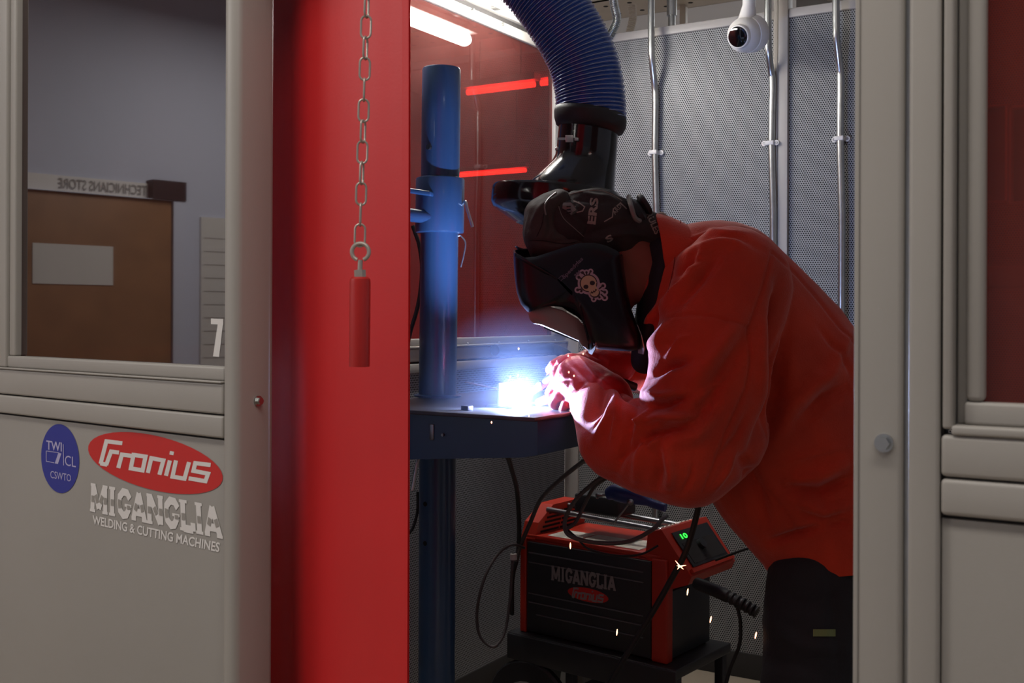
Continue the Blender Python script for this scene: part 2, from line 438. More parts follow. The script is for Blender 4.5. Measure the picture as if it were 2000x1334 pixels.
# back wall
wb = empty('wall_back', (-0.9, YB, 0)); wb['kind'] = 'structure'; wb['label'] = 'grey perforated sheet wall at the back of the booth'
zt = onY(1419, 53, YB).z
xm0, xm1 = onY(1515, 300, YB).x, onY(1541, 300, YB).x
xf = onY(1131, 900, YB).x
XR = 1.0
mb = MB(); mb.span((xf, YB, 0.1), (xm0, YB + 0.004, zt)); mb.build('perforated_panel', 'perf_x', wb, False)
mb = MB(); mb.span((xm1, YB, 0.1), (XR, YB + 0.004, zt)); mb.build('perforated_panel', 'perf_x', wb, False)
mb = MB(); mb.span((XL, YB - 0.012, 0.0), (xf, YB + 0.04, TOP), 0.004); mb.build('corner_profile', 'frame', wb)
mb = MB(); mb.span((xf, YB - 0.012, zt), (xm0, YB + 0.04, TOP), 0.004); mb.build('top_rail', 'frame', wb)
mb = MB(); mb.span((xm1, YB - 0.012, zt), (XR, YB + 0.04, TOP), 0.004); mb.build('top_rail', 'frame', wb)
mb = MB(); mb.span((xm0 + .014, YB - 0.02, 0.0), (xm1, YB + 0.04, TOP + .6), 0.003); mb.build('upright_profile', 'frame', wb)
mb = MB(); mb.span((xm0 - .006, YB - 0.016, 0.0), (xm0 + .012, YB + 0.04, TOP + .6), 0.003); mb.build('upright_profile', 'frame', wb)
mb = MB(); mb.span((xm0 + .010, YB - 0.010, 0.0), (xm0 + .016, YB + 0.03, TOP + .6)); mb.build('upright_groove', 'groove', wb)
mb = MB(); mb.span((xf, YB - 0.006, 0.0), (XR, YB + 0.04, 0.1), 0.004); mb.build('bottom_rail', 'groove', wb)

# left side wall with the red screen
wl = empty('wall_left', (XL, 2.7, 0)); wl['kind'] = 'structure'; wl['label'] = 'left booth wall, red screen above perforated sheet'
yg = onX(1081, 400, XL).y
zg1 = onX(1037.3, 87.5, XL).z
zg0 = onX(1080, 654.4, XL).z
zl = onX(1100, 665.4, XL).z
zr1 = onX(1090, 690.5, XL).z; zr1b = onX(1090, 693.5, XL).z
zr0 = onX(894, 723, XL).z
Y0 = 1.42
mb = MB(); mb.span((XL - .012, Y0, zg0 - .01), (XL - .008, yg + .01, zg1 + .01))
pn = mb.build('window_pane', 'pane_side', wl, False)
def srail(name, z0, z1, x1=0.012, m='frame', y0=Y0, y1=YB - .012, bev=.004):
    b_ = MB(); b_.span((XL - .03, y0, z0), (XL + x1, y1, z1), bev); return b_.build(name, m, wl)
srail('window_bead', zl, zg0, 0.004)
srail('sill_lip', zl - .008, zl, 0.016, bev=.003)
srail('upper_rail', zr1, zl - .010, 0.010)
srail('rail_gap', zr1b, zr1, -0.004, 'groove', bev=0)
srail('lower_rail', zr0, zr1b, 0.010)
srail('bottom_rail', 0.0, 0.09, 0.003, 'groove')
b_ = MB(); b_.span((XL - .03, yg, zg0), (XL + .008, YB - .014, zg1), .004); b_.build('end_profile', 'frame', wl)
b_ = MB(); b_.span((XL - .004, Y0, 0.09), (XL, YB - .012, zr0)); b_.build('perforated_panel', 'perf_y', wl, False)
zt1 = onX(1019, 60, XL).z
zt2 = onX(985, 22, XL).z
srail('window_bead', zg1, zt1, 0.006)
srail('track_groove', zt1 + .0, zt1 + .022, -0.006, 'groove', bev=0)
srail('top_rail', zt1 + .022, zt1 + .10, 0.014)
srail('top_rail', zt1 + .102, zt1 + .26, 0.0)
mb = MB()
for (px, py) in ((921, 21), (979, 48)):
    p = onX(px, py, XL + .005); mb.cyl(p, p + Vector((.012, 0, 0)), 0.007, 10)
mb.build('track_screws', 'zinc', wl)['kind'] = 'stuff'
mb = MB()
for (px, py) in ((914, 671), (975, 669), (1032, 666), (1084, 664), (1104, 665)):
    p = onX(px, py, XL + .012); mb.ell(p, (0.004, .005, .004), None, 8, 6)
mb.build('rail_rivets', 'zinc', wl)['kind'] = 'stuff'
# black tube clipped along the left wall
mb = MB(); p0 = onX(966, 684, XL + .06); p1 = onX(1072, 681, XL + .06)
mb.tube(smoothpath([p0, (p0 + p1) / 2, p1, C(1095, 687, PIX(p1)[2] - .02), C(1118, 702, PIX(p1)[2] - .10)], 6), 0.021, 16)
tube_ = mb.build('black_tube', 'rubber'); tag(tube_, 'short thick black tube along the left wall rail', 'hose')

# front wall, left of the opening (slightly turned)
PHL = 0.1207
dR = Vector((math.cos(PHL), -math.sin(PHL), 0)); nL = Vector((-math.sin(PHL), -math.cos(PHL), 0))
PL = C(435, 616, 1.815)
def LP(px, py, off=0.0): return onP(px, py, PL + nL * off, nL)
def ls(px, py=700): return (LP(px, py) - PL).dot(dR)
AXL = (dR, nL, Zv)
wfl = empty('wall_front_left', (PL.x - .3, PL.y, 0)); wfl['kind'] = 'structure'; wfl['label'] = 'grey front partition with tinted screen and stickers, left of the red curtain'
def lbox(name, s0, s1, z0, z1, t0, t1, m='frame', bev=.004, b=None):
    q = b or MB(); c = PL + dR * ((s0 + s1) / 2) + nL * ((t0 + t1) / 2); c.z = (z0 + z1) / 2
    q.box(c, (abs(s1 - s0), abs(t1 - t0), abs(z1 - z0)), AXL, bev)
    return q.build(name, m, wfl) if b is None else q
z_ = lambda y: LP(435, y).z
zgb, zb1, zb2, zu0, zlr1, zlr0 = z_(716.8), z_(745), z_(749), z_(810), z_(813), z_(857)
s0 = ls(24, 500); sl = -1.9
lbox('window_pane', s0 - .01, 0.005, zgb - .01, 2.70, -.024, -.020, 'pane_front', 0)
lbox('window_bead', s0 - .03, 0.0, zb1, zgb, -.03, -.004)
lbox('sill_lip', sl, 0.0, zb2, zb1, -.03, .004, bev=.003)
lbox('upper_rail', sl, 0.0, zu0, zb2, -.03, 0.0)
lbox('rail_gap', sl, 0.0, zlr1, zu0, -.03, -.010, 'groove', 0)
lbox('lower_rail', sl, 0.0, zlr0, zlr1, -.03, 0.0)
lbox('rail_gap', sl, 0.0, zlr0 - .004, zlr0, -.03, -.012, 'groove', 0)
lbox('sheet_panel', sl, 0.002, 0.0, zlr0 - .004, -.03, -.008, 'panel', .001)
lbox('window_side_bead', s0 - .024, s0, zgb, 2.70, -.03, -.006)
lbox('upright_profile', s0 - .12, s0 - .026, zb1, 2.70, -.03, 0.0)
lbox('top_rail', sl, 0.0, 2.701, 2.80, -.03, 0.0)
lbox('window_pane', sl, s0 - .125, zb1, 2.70, -.024, -.020, 'pane_front', 0)
# post beside the opening: narrow front face, deep side face
fx = onY(470, 760, 1.31)
mb = MB(); mb.span((PL.x, 1.300, 0), (fx.x, 1.392, 2.80), 0.014); post = mb.build('corner_post', 'frame', wfl)
p = onX(503, 783, fx.x)
mb = MB(); mb.cyl(p + Vector((-.001, 0, 0)), p + Vector((.003, 0, 0)), .009, 20); mb.cyl(p + Vector((.002, 0, 0)), p + Vector((.009, 0, 0)), .0062, 6)
mb.build('bolt', 'zinc', wfl)

# stickers on the left panel
def SP(z): return lambda x, y: LP(60 + x / 4.941, 820 + y / 4.941, -.0075 + z)
st = empty('maker_sticker', LP(304, 903, -.008), 'red oval sticker with white lettering on the left front panel', 'sticker')
mb = MB(); print_polys(mb, ellipse2(1203, 417, 668, 258, 0.252), SP(.0004)); flat(mb, 'oval', 'sticker_r', st)
FRO = [[(674, 425), (730, 207), (884, 226)], [(672, 420), (738, 434)], [(728, 437), (775, 306), (852, 316)], [(845, 465), (880, 335), (972, 348)],
       [(992, 338), (1108, 355), (1080, 488), (966, 468), (992, 338)], [(1130, 512), (1164, 370), (1280, 392), (1242, 530)],
       [(1305, 540), (1343, 392)], [(1357, 338), (1364, 304)], [(1402, 392), (1368, 548), (1484, 568), (1528, 408)],
       [(1736, 436), (1588, 418), (1570, 492), (1712, 520), (1686, 592), (1524, 564)]]
mb = MB(); print_polys(mb, strokes(FRO[:3], 39) + strokes(FRO[3:], 40), SP(.0008)); flat(mb, 'lettering', 'sticker_w', st)
st = empty('badge_sticker', LP(118, 896, -.008), 'blue oval sticker with pale TWI CL lettering, left of the red oval', 'sticker')
mb = MB(); print_polys(mb, ellipse2(284, 374, 183, 334, -0.06), SP(.0004)); flat(mb, 'oval', 'sticker_b', st)
mb = MB()
print_text(mb, 'TWI', lambda u, v: SP(.0008)(150 + u * 150 + 0 * v, 285 + 22 * u - 88 * v), 0.015)
print_text(mb, 'CL', lambda u, v: SP(.0008)(330 + u * 106, 440 + 20 * u - 100 * v), 0.0)
print_text(mb, 'CSWTO', lambda u, v: SP(.0008)(190 + u * 198, 560 + 38 * u - 70 * v), 0.0)
print_polys(mb, strokes([[(150, 300), (150, 400), (228, 415)], [(150, 300), (275, 318)], [(314, 235), (318, 440)]], 6), SP(.0008))
print_polys(mb, [[(232, 420), (262, 426), (296, 325), (266, 320)]], SP(.0008))
flat(mb, 'lettering', 'sticker_lb', st)
MIG = {  # letter: strokes in a unit cell
    'M': ([[(.14, 0), (.16, 1)], [(.18, 1), (.5, .12)], [(.5, .12), (.82, 1)], [(.84, 1), (.86, 0)]], [(0, .3, 0), (.7, 1, 0), (.02, .3, 1), (.7, .98, 1)]),
    'I': ([[(.5, 0), (.5, 1)]], [(.15, .85, 0), (.15, .85, 1)]),
    'G': ([[(.9, .72), (.72, .93), (.45, .95), (.22, .75), (.18, .5), (.24, .22), (.45, .06), (.66, .1), (.8, .3), (.8, .46)]], [(.55, 1, .45)]),
    'A': ([[(.12, 0), (.5, 1)], [(.5, 1), (.86, 0)], [(.3, .28), (.72, .28)]], [(0, .3, 0), (.68, 1, 0)]),
    'N': ([[(.16, 0), (.16, 1)], [(.2, 1), (.8, .02)], [(.84, 0), (.84, 1)]], [(0, .34, 0), (0, .3, 1), (.66, 1, 1)]),
    'L': ([[(.25, 0), (.25, 1)], [(.25, .05), (.92, .05)], [(.92, 0), (.92, .3)]], [(0, .55, 1), (0, .4, 0)]),
}
WID = {'M': 1.25, 'I': .6, 'G': 1.0, 'A': 1.0, 'N': 1.05, 'L': .85}
def miganglia(fn_w, fn_g, par, mw='sticker_w', mg='panel', inset=True):
    tot = sum(WID[c] for c in 'MIGANGLIA'); x = 0; W = MB(); G = MB()
    for c in 'MIGANGLIA':
        w = WID[c]; sts, ser = MIG[c]; sw = .28
        P = [[(x + q[0] * w, q[1]) for q in s_] for s_ in sts]
        P2 = strokes(P, sw)
        for a, b, yy in ser: P2.append([(x + a * w, yy - .05), (x + b * w, yy - .05), (x + b * w, yy + .06), (x + a * w, yy + .06)])
        P2 = [[(q[0] / tot, q[1]) for q in p] for p in P2]
        print_polys(W, P2, fn_w)
        if inset:
            K = []
            for s_ in P:
                cur = []
                for i in range(len(s_) - 1):
                    a, b = s_[i], s_[i + 1]
                    for k in range(13):
                        t = k / 12; q = (a[0] + (b[0] - a[0]) * t, a[1] + (b[1] - a[1]) * t)
                        if .30 < q[1] < .64: cur.append(q)
                        elif cur:
                            if len(cur) > 1: K.append(cur)
                            cur = []
                if len(cur) > 1: K.append(cur)
            K = [[q for i, q in enumerate(k) if i == 0 or (abs(q[0] - k[i - 1][0]) + abs(q[1] - k[i - 1][1])) > 1e-4] for k in K]
            K = [k for k in K if len(k) > 1]
            print_polys(G, [[(q[0] / tot, q[1]) for q in p] for p in strokes(K, .20)], fn_g)
        x += w
    flat(W, 'block_lettering', mw, par)
    if inset: flat(G, 'lettering_inset', mg, par)
st = empty('dealer_lettering', LP(305, 1010, -.008), 'white vinyl MIGANGLIA lettering below the red oval sticker', 'sticker')
def mq(z):
    a = [LP(176.6, 946, z), LP(431, 993, z), LP(435.0, 1050, z), LP(175.6, 996, z)]
    return quadmap(*a)
miganglia(mq(-.0070), mq(-.0064), st)
mb = MB(); fn = quadmap(LP(181, 1006, -.0071), LP(430, 1060, -.0071), LP(428, 1079, -.0071), LP(181, 1024, -.0071))
print_text(mb, 'WELDING & CUTTING MACHINES', fn, 0.022); flat(mb, 'small_lettering', 'sticker_w', st)
st = empty('bay_number', LP(425, 660, -.018), 'white vinyl number 7 at the corner of the left screen', 'number')
mb = MB(); print_polys(mb, [[(412, 622), (436, 623), (436, 634), (412, 633)], [(426, 628), (436, 628), (428, 697), (416, 696)]], lambda x, y: LP(x, y, -.0195))
flat(mb, 'digit', 'sticker_w', st)

# front wall, right of the opening
wfr = empty('wall_front_right', (-.05, YF, 0)); wfr['kind'] = 'structure'; wfr['label'] = 'grey front partition with red-brown screen, right of the opening'
def rbox(name, x0, x1, z0, z1, t0, t1, m='frame', bev=.004):
    q = MB(); q.span((x0, YF - t1, z0), (x1, YF - t0, z1), bev); return q.build(name, m, wfr)
rz = lambda y, px=1920: onY(px, y, YF).z
rx = lambda px, y=850: onY(px, y, YF).x
xs = rx(1837); xg = rx(1919)
rbox('jamb_profile', rx(1668), rx(1762), 0, 2.80, -.05, 0.0, bev=.006)
rbox('post_profile', rx(1772), rx(1835), 0, 2.80, -.05, 0.0, bev=.005)
rbox('post_seam', rx(1758), rx(1776), 0, 2.80, -.05, -.012, 'zinc', 0)
rbox('jamb_edge_trim', rx(1668), rx(1677), 0, 2.80, 0, .0015, bev=.0007)
zG, zS1, zS2, zU0, zR1, zR0 = rz(788), rz(842), rz(866), rz(937), rz(941), rz(1014)
rbox('window_pane', xg - .01, 1.6, zG - .01, 2.70, -.030, -.026, 'pane_right', 0)
rbox('window_bead', rx(1878), 1.6, rz(834), zG, -.035, -.012, bev=.004)
rbox('sill_lip', rx(1858), 1.6, zS1 - .006, rz(834), -.035, .002, bev=.003)
rbox('upper_rail', xs, 1.6, zU0, zS1 - .006, -.035, 0.0, bev=.005)
rbox('rail_gap', xs, 1.6, zR1, zU0, -.035, -.012, 'groove', 0)
rbox('lower_rail', xs, 1.6, zR0, zR1, -.035, 0.0, bev=.005)
rbox('rail_gap', xs, 1.6, zR0 - .004, zR0, -.035, -.012, 'groove', 0)
rbox('sheet_panel', xs, 1.6, 0, zR0 - .004, -.03, -.008, 'panel', .001)
rbox('window_side_bead', rx(1882), xg, zG, 2.70, -.035, -.012, bev=.006)
rbox('window_channel', rx(1862), rx(1884), rz(834), 2.70, -.035, -.022, bev=.002)
rbox('upright_profile', rx(1840), rx(1860), rz(842), 2.70, -.035, 0.0, bev=.003)
rbox('post_groove', rx(1834), rx(1841), 0, 2.6, -.035, -.010, 'groove', 0)
for (pa, pb_, lab) in (((1905, 212), (1968, 392), 'clear document pocket hanging behind the right screen, nearest the frame'), ((1976, 212), (2060, 392), 'clear document pocket hanging behind the right screen, cut by the photo edge')):
    A = onY(pa[0], pa[1], YF + .16); B = onY(pb_[0], pb_[1], YF + .16)
    t = empty('document_pocket', ((A.x + B.x) / 2, YF + .16, B.z), lab, 'pocket')
    mb = MB(); mb.span((A.x, YF + .16, B.z), (B.x, YF + .162, A.z)); mb.build('sheet', 'mgrey', t)
    mb = MB(); mb.tube([(A.x, YF + .158, A.z), (B.x, YF + .158, A.z), (B.x, YF + .158, B.z), (A.x, YF + .158, B.z), (A.x, YF + .158, A.z)], .003, 6); mb.build('welt', 'white', t)
mb = MB(); A = onY(1880, 520, YF + .25); B = onY(2100, 560, YF + .25); mb.span((A.x, YF + .25, B.z), (B.x, YF + .35, A.z), .004); o = mb.build('shelf_board', 'mgrey'); tag(o, 'dark shelf edge behind the right screen', 'shelf')
p = onY(1727, 865, YF)
mb = MB(); mb.cyl(p + Vector((0, .001, 0)), p + Vector((0, -.003, 0)), .0098, 24); mb.cyl(p + Vector((0, -.002, 0)), p + Vector((0, -.010, 0)), .0072, 6)
mb.build('bolt', 'zinc', wfr)
# lintel beam above the opening, out of frame, carries the curtain
mb = MB(); mb.span((PL.x, 1.30, 2.84), (rx(1762), 1.39, 2.92), .004); struct('trim_1', mb, 'frame', 'beam above the booth opening')
mb = MB(); mb.span((PL.x, 1.19, 2.2), (rx(1668), 1.25, 2.92), .004); struct('light_block_panel', mb, 'frame', 'unseen header panel added to shade the booth interior')  # added out of view to keep hall light off the booth interior

# ------------------------------------------------------------------ things above the back wall
zc = onY(1300, 22, 4.3).z
mb = MB()
ty = 4.45
a = onY(1180, 41, ty + .3); 
tr = empty('cable_tray', (-1.6, ty, a.z), 'beige perforated steel cable tray running above the back wall', 'cable tray')
x1 = onY(1436, 2, ty).x; x0 = -3.6
mb.span((x0, ty, a.z), (x1 + .9, ty + .30, a.z + .006)); mb.span((x0, ty, a.z), (x1 + .9, ty + .004, a.z + .07)); mb.span((x0, ty + .296, a.z), (x1 + .9, ty + .30, a.z + .07))
mb.build('tray_channel', 'beigemetal', tr)
mb = MB()
for i in range(24):
    for j in (0, 1):
        mb.cyl((x0 + .4 + i * .12, ty + .08 + j * .14, a.z - .001), (x0 + .4 + i * .12, ty + .08 + j * .14, a.z + .002), .012, 8)
mb.build('tray_slots', 'hole', tr)['kind'] = 'stuff'
for xx in (-3.0, -1.75, -0.6): mb = MB(); mb.cyl((xx, ty + .02, a.z + .05), (xx, ty + .02, 3.5), .006, 8); mb.build('hanger_rod', 'zinc', tr)
# white ventilation panel above
p = onY(1250, -10, 5.2)
mb = MB(); mb.span((-3.9, 5.0, p.z + .12), (-0.2, 6.4, p.z + .2)); o = mb.build('ceiling_panel', 'white', None, False); tag(o, 'wide white duct panel hanging over the cable tray', 'duct')
# flexible conduits
for k, (pts, yy, lab, m_) in enumerate((([(1196, -20), (1200, 12), (1205, 38), (1196, 60), (1186, 78)], 4.12, 'grey flexible conduit bending down behind the blue hose', 'zinc'),
                          ([(1234, 10), (1236, 35), (1230, 62), (1226, 90)], 4.42, 'beige flexible conduit dropping behind the top of the back wall', 'beigemetal'))):
    path = smoothpath([onY(x, y, yy) for x, y in pts], 16)
    mb = MB(); mb.tube(path, [0.017 + (.0022 if i % 2 else -.0015) for i in range(len(path))], 12)
    o = mb.build('flexible_conduit', m_); tag(o, lab, 'conduit')
for k, (px, yy, lab) in enumerate(((1312, 4.40, 'short pale steel pipe dropping behind the back wall, right of the beige flex'), (1335, 4.7, 'square beige hanger post behind the back wall'))):
    p = onY(px, 40, yy); mb = MB()
    if k == 0:
        mb.cyl((p.x, yy, p.z - .25), (p.x, yy, 3.0), .016, 14)
        mb.cyl((p.x, yy, p.z + .02), (p.x, yy, p.z + .1), .022, 14)
    else: mb.span((p.x - .014, yy - .014, p.z - .3), (p.x + .014, yy + .014, 3.0), .002)
    o = mb.build('steel_pipe' if k == 0 else 'hanger_post', 'zinc' if k == 0 else 'beigemetal'); tag(o, lab, 'pipe' if k == 0 else 'post')
p = onY(1380, 30, 6.5); q = onY(1440, 22, 6.5)
mb = MB(); mb.span((p.x, 6.5, p.z - .10), (q.x + .3, 6.6, p.z + .16), .01); o = mb.build('extractor_box', 'mgrey'); tag(o, 'dark grey box hanging in the hall left of the dome camera', 'box')
p = onY(1600, 6, 5.5)
mb = MB(); mb.span((p.x - .12, 5.5, p.z - .03), (p.x + .06, 5.6, p.z + .16), .01); mb.span((p.x + .04, 5.46, p.z), (p.x + .12, 5.52, p.z + .05), .008)
o = mb.build('valve_block', 'mgrey'); tag(o, 'dark valve block in the hall above the right rear panel', 'box')

# booth LED tube beside the left wall
xt = XL + .20; zt_ = CAM_H + 1.114
t = empty('tube_light', (xt, 3.2, zt_), 'white LED tube light under the booth top beside the left wall', 'light')
mb = MB(); mb.tube([(xt, 2.45, zt_), (xt, 2.47, zt_), (xt, 3.67, zt_), (xt, 3.69, zt_)], [.018, .028, .028, .018], 16); mb.build('diffuser', 'lamp', t)
mb = MB(); mb.span((xt - .04, 2.43, zt_ + .027), (xt + .04, 3.71, zt_ + .05), .004); mb.build('housing', 'white', t)
for yy in (2.6, 3.5): mb = MB(); mb.span((XL - .02, yy, zt_ + .05), (xt + .03, yy + .03, zt_ + .056)); mb.build('bracket', 'zinc', t)

# ------------------------------------------------------------------ conduits and clips on the back wall
def conduit(pxs, label, clipy, co=0.0):
    yb = YB - .028
    base = onY(pxs[-1][0], pxs[-1][1], yb)
    P = []
    for (x, y, off) in pxs: P.append(onY(x, y, YB - off))
    P.append(Vector((P[-1].x, P[-1].y, 0.15)))
    t = empty('conduit', (base.x, yb, 0.15), label, 'conduit', 'steel conduits on the back wall')
    path = [P[0]] + smoothpath(P[1:-1], 8) + [P[-1]]
    mb = MB(); mb.tube(path, .0135, 16); mb.build('pipe', 'zinc', t)
    p = onY(clipy[0], clipy[1], YB - .016)
    cl = MB(); cl.box((p.x, YB - .026, p.z), (.034, .034, .017), None, .003)
    for sx in (-1, 1): cl.cyl((p.x + sx * .024, YB - .013 - co, p.z), (p.x + sx * .024, YB - .004 - co, p.z), .0105, 16)
    c = cl.build('saddle_clip', 'white', t)
    for sx in (-1, 1):
        sc_ = MB(); sc_.cyl((p.x + sx * .024, YB - .0150 - co, p.z), (p.x + sx * .024, YB - .012 - co, p.z), .0055, 10); sc_.build('screw', 'steel', c)
    return t
conduit([(1272, -60, .075), (1272, 60, .075), (1273, 112, .072), (1278, 165, .034), (1280, 200, .028), (1279, 300, .028), (1282, 420, .028)], 'steel conduit nearest the blue hose, rising behind the welder\'s hood', (1279.5, 298.5))
conduit([(1500, -60, .085), (1500, 60, .085), (1501, 100, .080), (1506, 140, .036), (1509, 165, .028), (1507, 280, .028), (1510, 420, .028)], 'steel conduit running right beside the dome camera', (1506.5, 280.3), .018)
conduit([(1633, -60, .080), (1633, 40, .080), (1634, 75, .075), (1640, 130, .036), (1642, 160, .028), (1641, 270, .028), (1644, 420, .028)], 'steel conduit nearest the right door post', (1641.5, 271.4))

# ------------------------------------------------------------------ dome camera
d_ = 3.98
cc = C(1455, 68, d_)
dc = empty('dome_camera', cc, 'white dome security camera under the top rail of the back wall', 'camera')
look = (C(1436, 75, d_ - .3) - cc).normalized()
mb = MB(); mb.ell(cc, (.064, .064, .064), None, 28, 18); mb.build('ball', 'white', dc)
fwd2 = (C(1437, 73, d_ - .06) - cc).normalized()
mb = MB(); mb.lathe(cc + fwd2 * .045, fwd2, [(0, .044), (.012, .043), (.017, .040), (.019, .030)], 28); mb.build('lens_ring', 'white', dc)
mb = MB(); mb.lathe(cc + fwd2 * .0635, fwd2, [(0, .037), (.003, .035), (.006, .024), (.008, .001)], 28); mb.build('lens_glass', 'mirrored', dc)
back = (C(1500, 60, d_ + .08) - cc).normalized()
mb = MB(); mb.lathe(cc + back * .012, back, [(0, .066), (.02, .070), (.045, .066), (.055, .05)], 28); mb.build('dome_shell', 'white', dc)
mb = MB(); mb.tube([C(1464, -40, d_), C(1463, 10, d_), C(1461, 28, d_), C(1459, 40, d_)], [.022, .024, .030, .034], 18); mb.build('mounting_stem', 'white', dc)

# ------------------------------------------------------------------ red curtain
cx1 = onY(781, 300, 1.36).x; cxb = onY(789, 1300, 1.36).x
prof = [(-1.52, 1.47), (-1.45, 1.475), (-1.39, 1.475), (-1.345, 1.462), (-1.315, 1.443), (-1.288, 1.424), (-1.262, 1.409), (-1.230, 1.398), (-1.195, 1.388), (-1.165, 1.380), (-1.13, 1.373), (-1.09, 1.367), (-1.05, 1.364), (-1.015, 1.360)]
path = smoothpath([(a, b, 0) for a, b in prof] + [(cx1, 1.360, 0)], 6)
mb = MB(); rows = []
for k in range(25):
    z = 0.12 + (2.80 - 0.12) * k / 24; f = 1 - k / 24
    row = []
    for i, p in enumerate(path):
        u = i / (len(path) - 1)
        x = p.x + (cxb - cx1) * f * u * 1.3 - .004 * u
        y = p.y + .006 * math.sin(u * 9 + z * 1.3) * (1 - u) + .003 * math.sin(z * 2.2 + u * 4)
        row.append(Vector((x, y, z)))
    rows.append(row)
n = len(path)
back = [[q + Vector((0.0004, .004, 0)) for q in r] for r in rows]
mb.loft([r + b[::-1] for r, b in zip(rows, back)], True)
o = mb.build('curtain', 'curtain', None, True, 0.9); tag(o, 'red vinyl welding curtain hanging at the left of the booth opening', 'curtain')

# pull chain with red handle
top = onY(717, -20, 1.285); bot = onY(702.5, 478, 1.285)
dirn = (bot - top); step = dirn / (498 / 40.7); dn = dirn.normalized()
root = empty('pull_chain', bot, 'zinc link chain with red cylindrical handle hanging before the red curtain', 'pull chain')
def link_mesh(center, ang, L=.0372, Wd=.0185, r=.0017):
    a = Vector((math.cos(ang), math.sin(ang), 0)); a = (a - dn * a.dot(dn)).normalized()
    pts = []
    R = Wd / 2 - r; S = L / 2 - r - R
    for i in range(9): t = math.pi * i / 8; pts.append(center + a * (R * math.cos(t)) + dn * (-S - R * math.sin(t)))
    for i in range(9): t = math.pi * i / 8; pts.append(center - a * (R * math.cos(t)) + dn * (S + R * math.sin(t)))
    return pts
k = 0; c = bot - dn * .014
proto = {}
while c.z < 2.83:
    ang = YAW + (0.15 if k % 2 == 0 else 1.45) + 0.25 * math.sin(k * 1.1)
    mb = MB(); pts = link_mesh(c, ang); pts.append(pts[0]); mb.tube(pts, .0017, 8, False)
    mb.build('link', 'chain', root)
    c = c - step * 1.0; k += 1
mb = MB(); ce = onY(704, 492, 1.285); a = RT
ring = [ce + a * (.0128 * math.cos(t)) + Zv * (.0128 * math.sin(t)) for t in [-1.2 + (2 * math.pi - .75) * i / 24 for i in range(25)]]
mb.tube(ring, .0032, 10); s_ = ce - Zv * .012; e_ = Vector((ce.x - .001, ce.y, onY(704, 530, 1.285).z))
mb.cyl(s_, e_, .0038, 12); mb.build('eye_bolt', 'chain', root)
mb = MB(); h1 = onY(703.5, 541, 1.285); h0 = onY(702, 716, 1.285)
mb.cyl(e_ + Zv * .002, h1 - Zv * .001, .0088, 6); mb.build('hex_nut', 'chain', root)
mb = MB(); ax = (h0 - h1); L = ax.length
mb.lathe(h1, ax, [(0, .012), (.003, .0150), (.008, .0157), (L * .5, .0157), (L - .002, .0154), (L, .0150)], 28); mb.build('handle', 'red_handle', root)

# ------------------------------------------------------------------ blue welding stand with table
TZ = CAM_H - .238
DP = 3.166
pt = C(862.5, 134, DP); pb = C(855.5, 700, DP)
pole = lambda z: pt + (pb - pt) * ((pt.z - z) / (pt.z - pb.z))
pole_low = lambda z: Vector((pb.x, pb.y, z))
st = empty('welding_stand', (pb.x, pb.y, 0), 'blue enamelled round steel post carrying the welding table', 'stand')
mb = MB(); mb.tube([pole(pt.z), pole(pt.z - .004), pole(2.0), pole(1.78)], [.0535, .0560, .0563, .0563], 48, False)
mb.tube([pole(pt.z - .0005), pole(pt.z - .3)], [.0535, .0530], 48, False)
mb.build('upper_tube', 'blue', st)
mb = MB(); mb.tube([pole(1.80), pole(TZ + .0), pole_low(1.0), pole_low(0.012)], [.0548, .0548, .0535, .0535], 48); mb.build('lower_tube', 'blue', st)
mb = MB(); mb.lathe(pole_low(0), Zv, [(0, .15), (.01, .15), (.012, .148), (.013, .056)], 40); mb.build('base_flange', 'blue', st)
z1 = C(858, 347, DP).z; z0 = C(858, 456, DP).z
mb = MB(); mb.tube([pole(z1), pole(z1 - .003), pole(z1 - .006), pole(z0 + .006), pole(z0 + .002), pole(z0)], [.0600, .0690, .0708, .0708, .0695, .060], 48); mb.build('sleeve', 'blue', st)
mb = MB(); a = pole(C(0, 379, DP).z); e = C(700, 358, DP + .0); e2 = C(845, 379, DP - .075)
v = (e - e2).normalized(); mb.box((e + e2) / 2, ((e - e2).length, .030, .014), (v, v.cross(Zv).normalized(), Zv), .004); mb.build('flat_arm', 'blue', st)
mb = MB(); mb.tube([C(852, 425, DP - .05), C(780, 418, DP - .04), C(700, 410, DP - .02)], .0195, 20); mb.build('tube_arm', 'blue', st)
mb = MB(); mb.tube(smoothpath([C(902, 402, DP - .02), C(909, 394, DP - .04), C(913, 410, DP - .05), C(923, 443, DP - .06)], 6), .0042, 10); mb.build('clamp_lever', 'zinc', st)
mb = MB(); mb.tube(smoothpath([C(893, 462, DP), C(900, 461, DP), C(909, 474, DP), C(906, 498, DP), C(900, 522, DP)], 6), .0022, 8); mb.build('wire_hook', 'zinc', st)
mb = MB(); q = C(836, 287, DP - .0558); mb.cyl(q + (q - pole(q.z)).normalized() * .0012, pole(q.z), .0075, 16); mb.build('pin_hole', 'hole', st)
for y in (985, 1062):
    q = C(828, y, DP - .047); r_ = pole_low(q.z); q2 = r_ + (q - r_).normalized() * .0545; mb = MB(); mb.cyl(q2, r_, .007, 16); mb.build('pin_hole', 'hole', st)
mb = MB(); mb.tube([pole(TZ + .002), pole(TZ + .006), pole(TZ + .009)], [.069, .069, .060], 40); mb.build('foot_ring', 'blue', st)
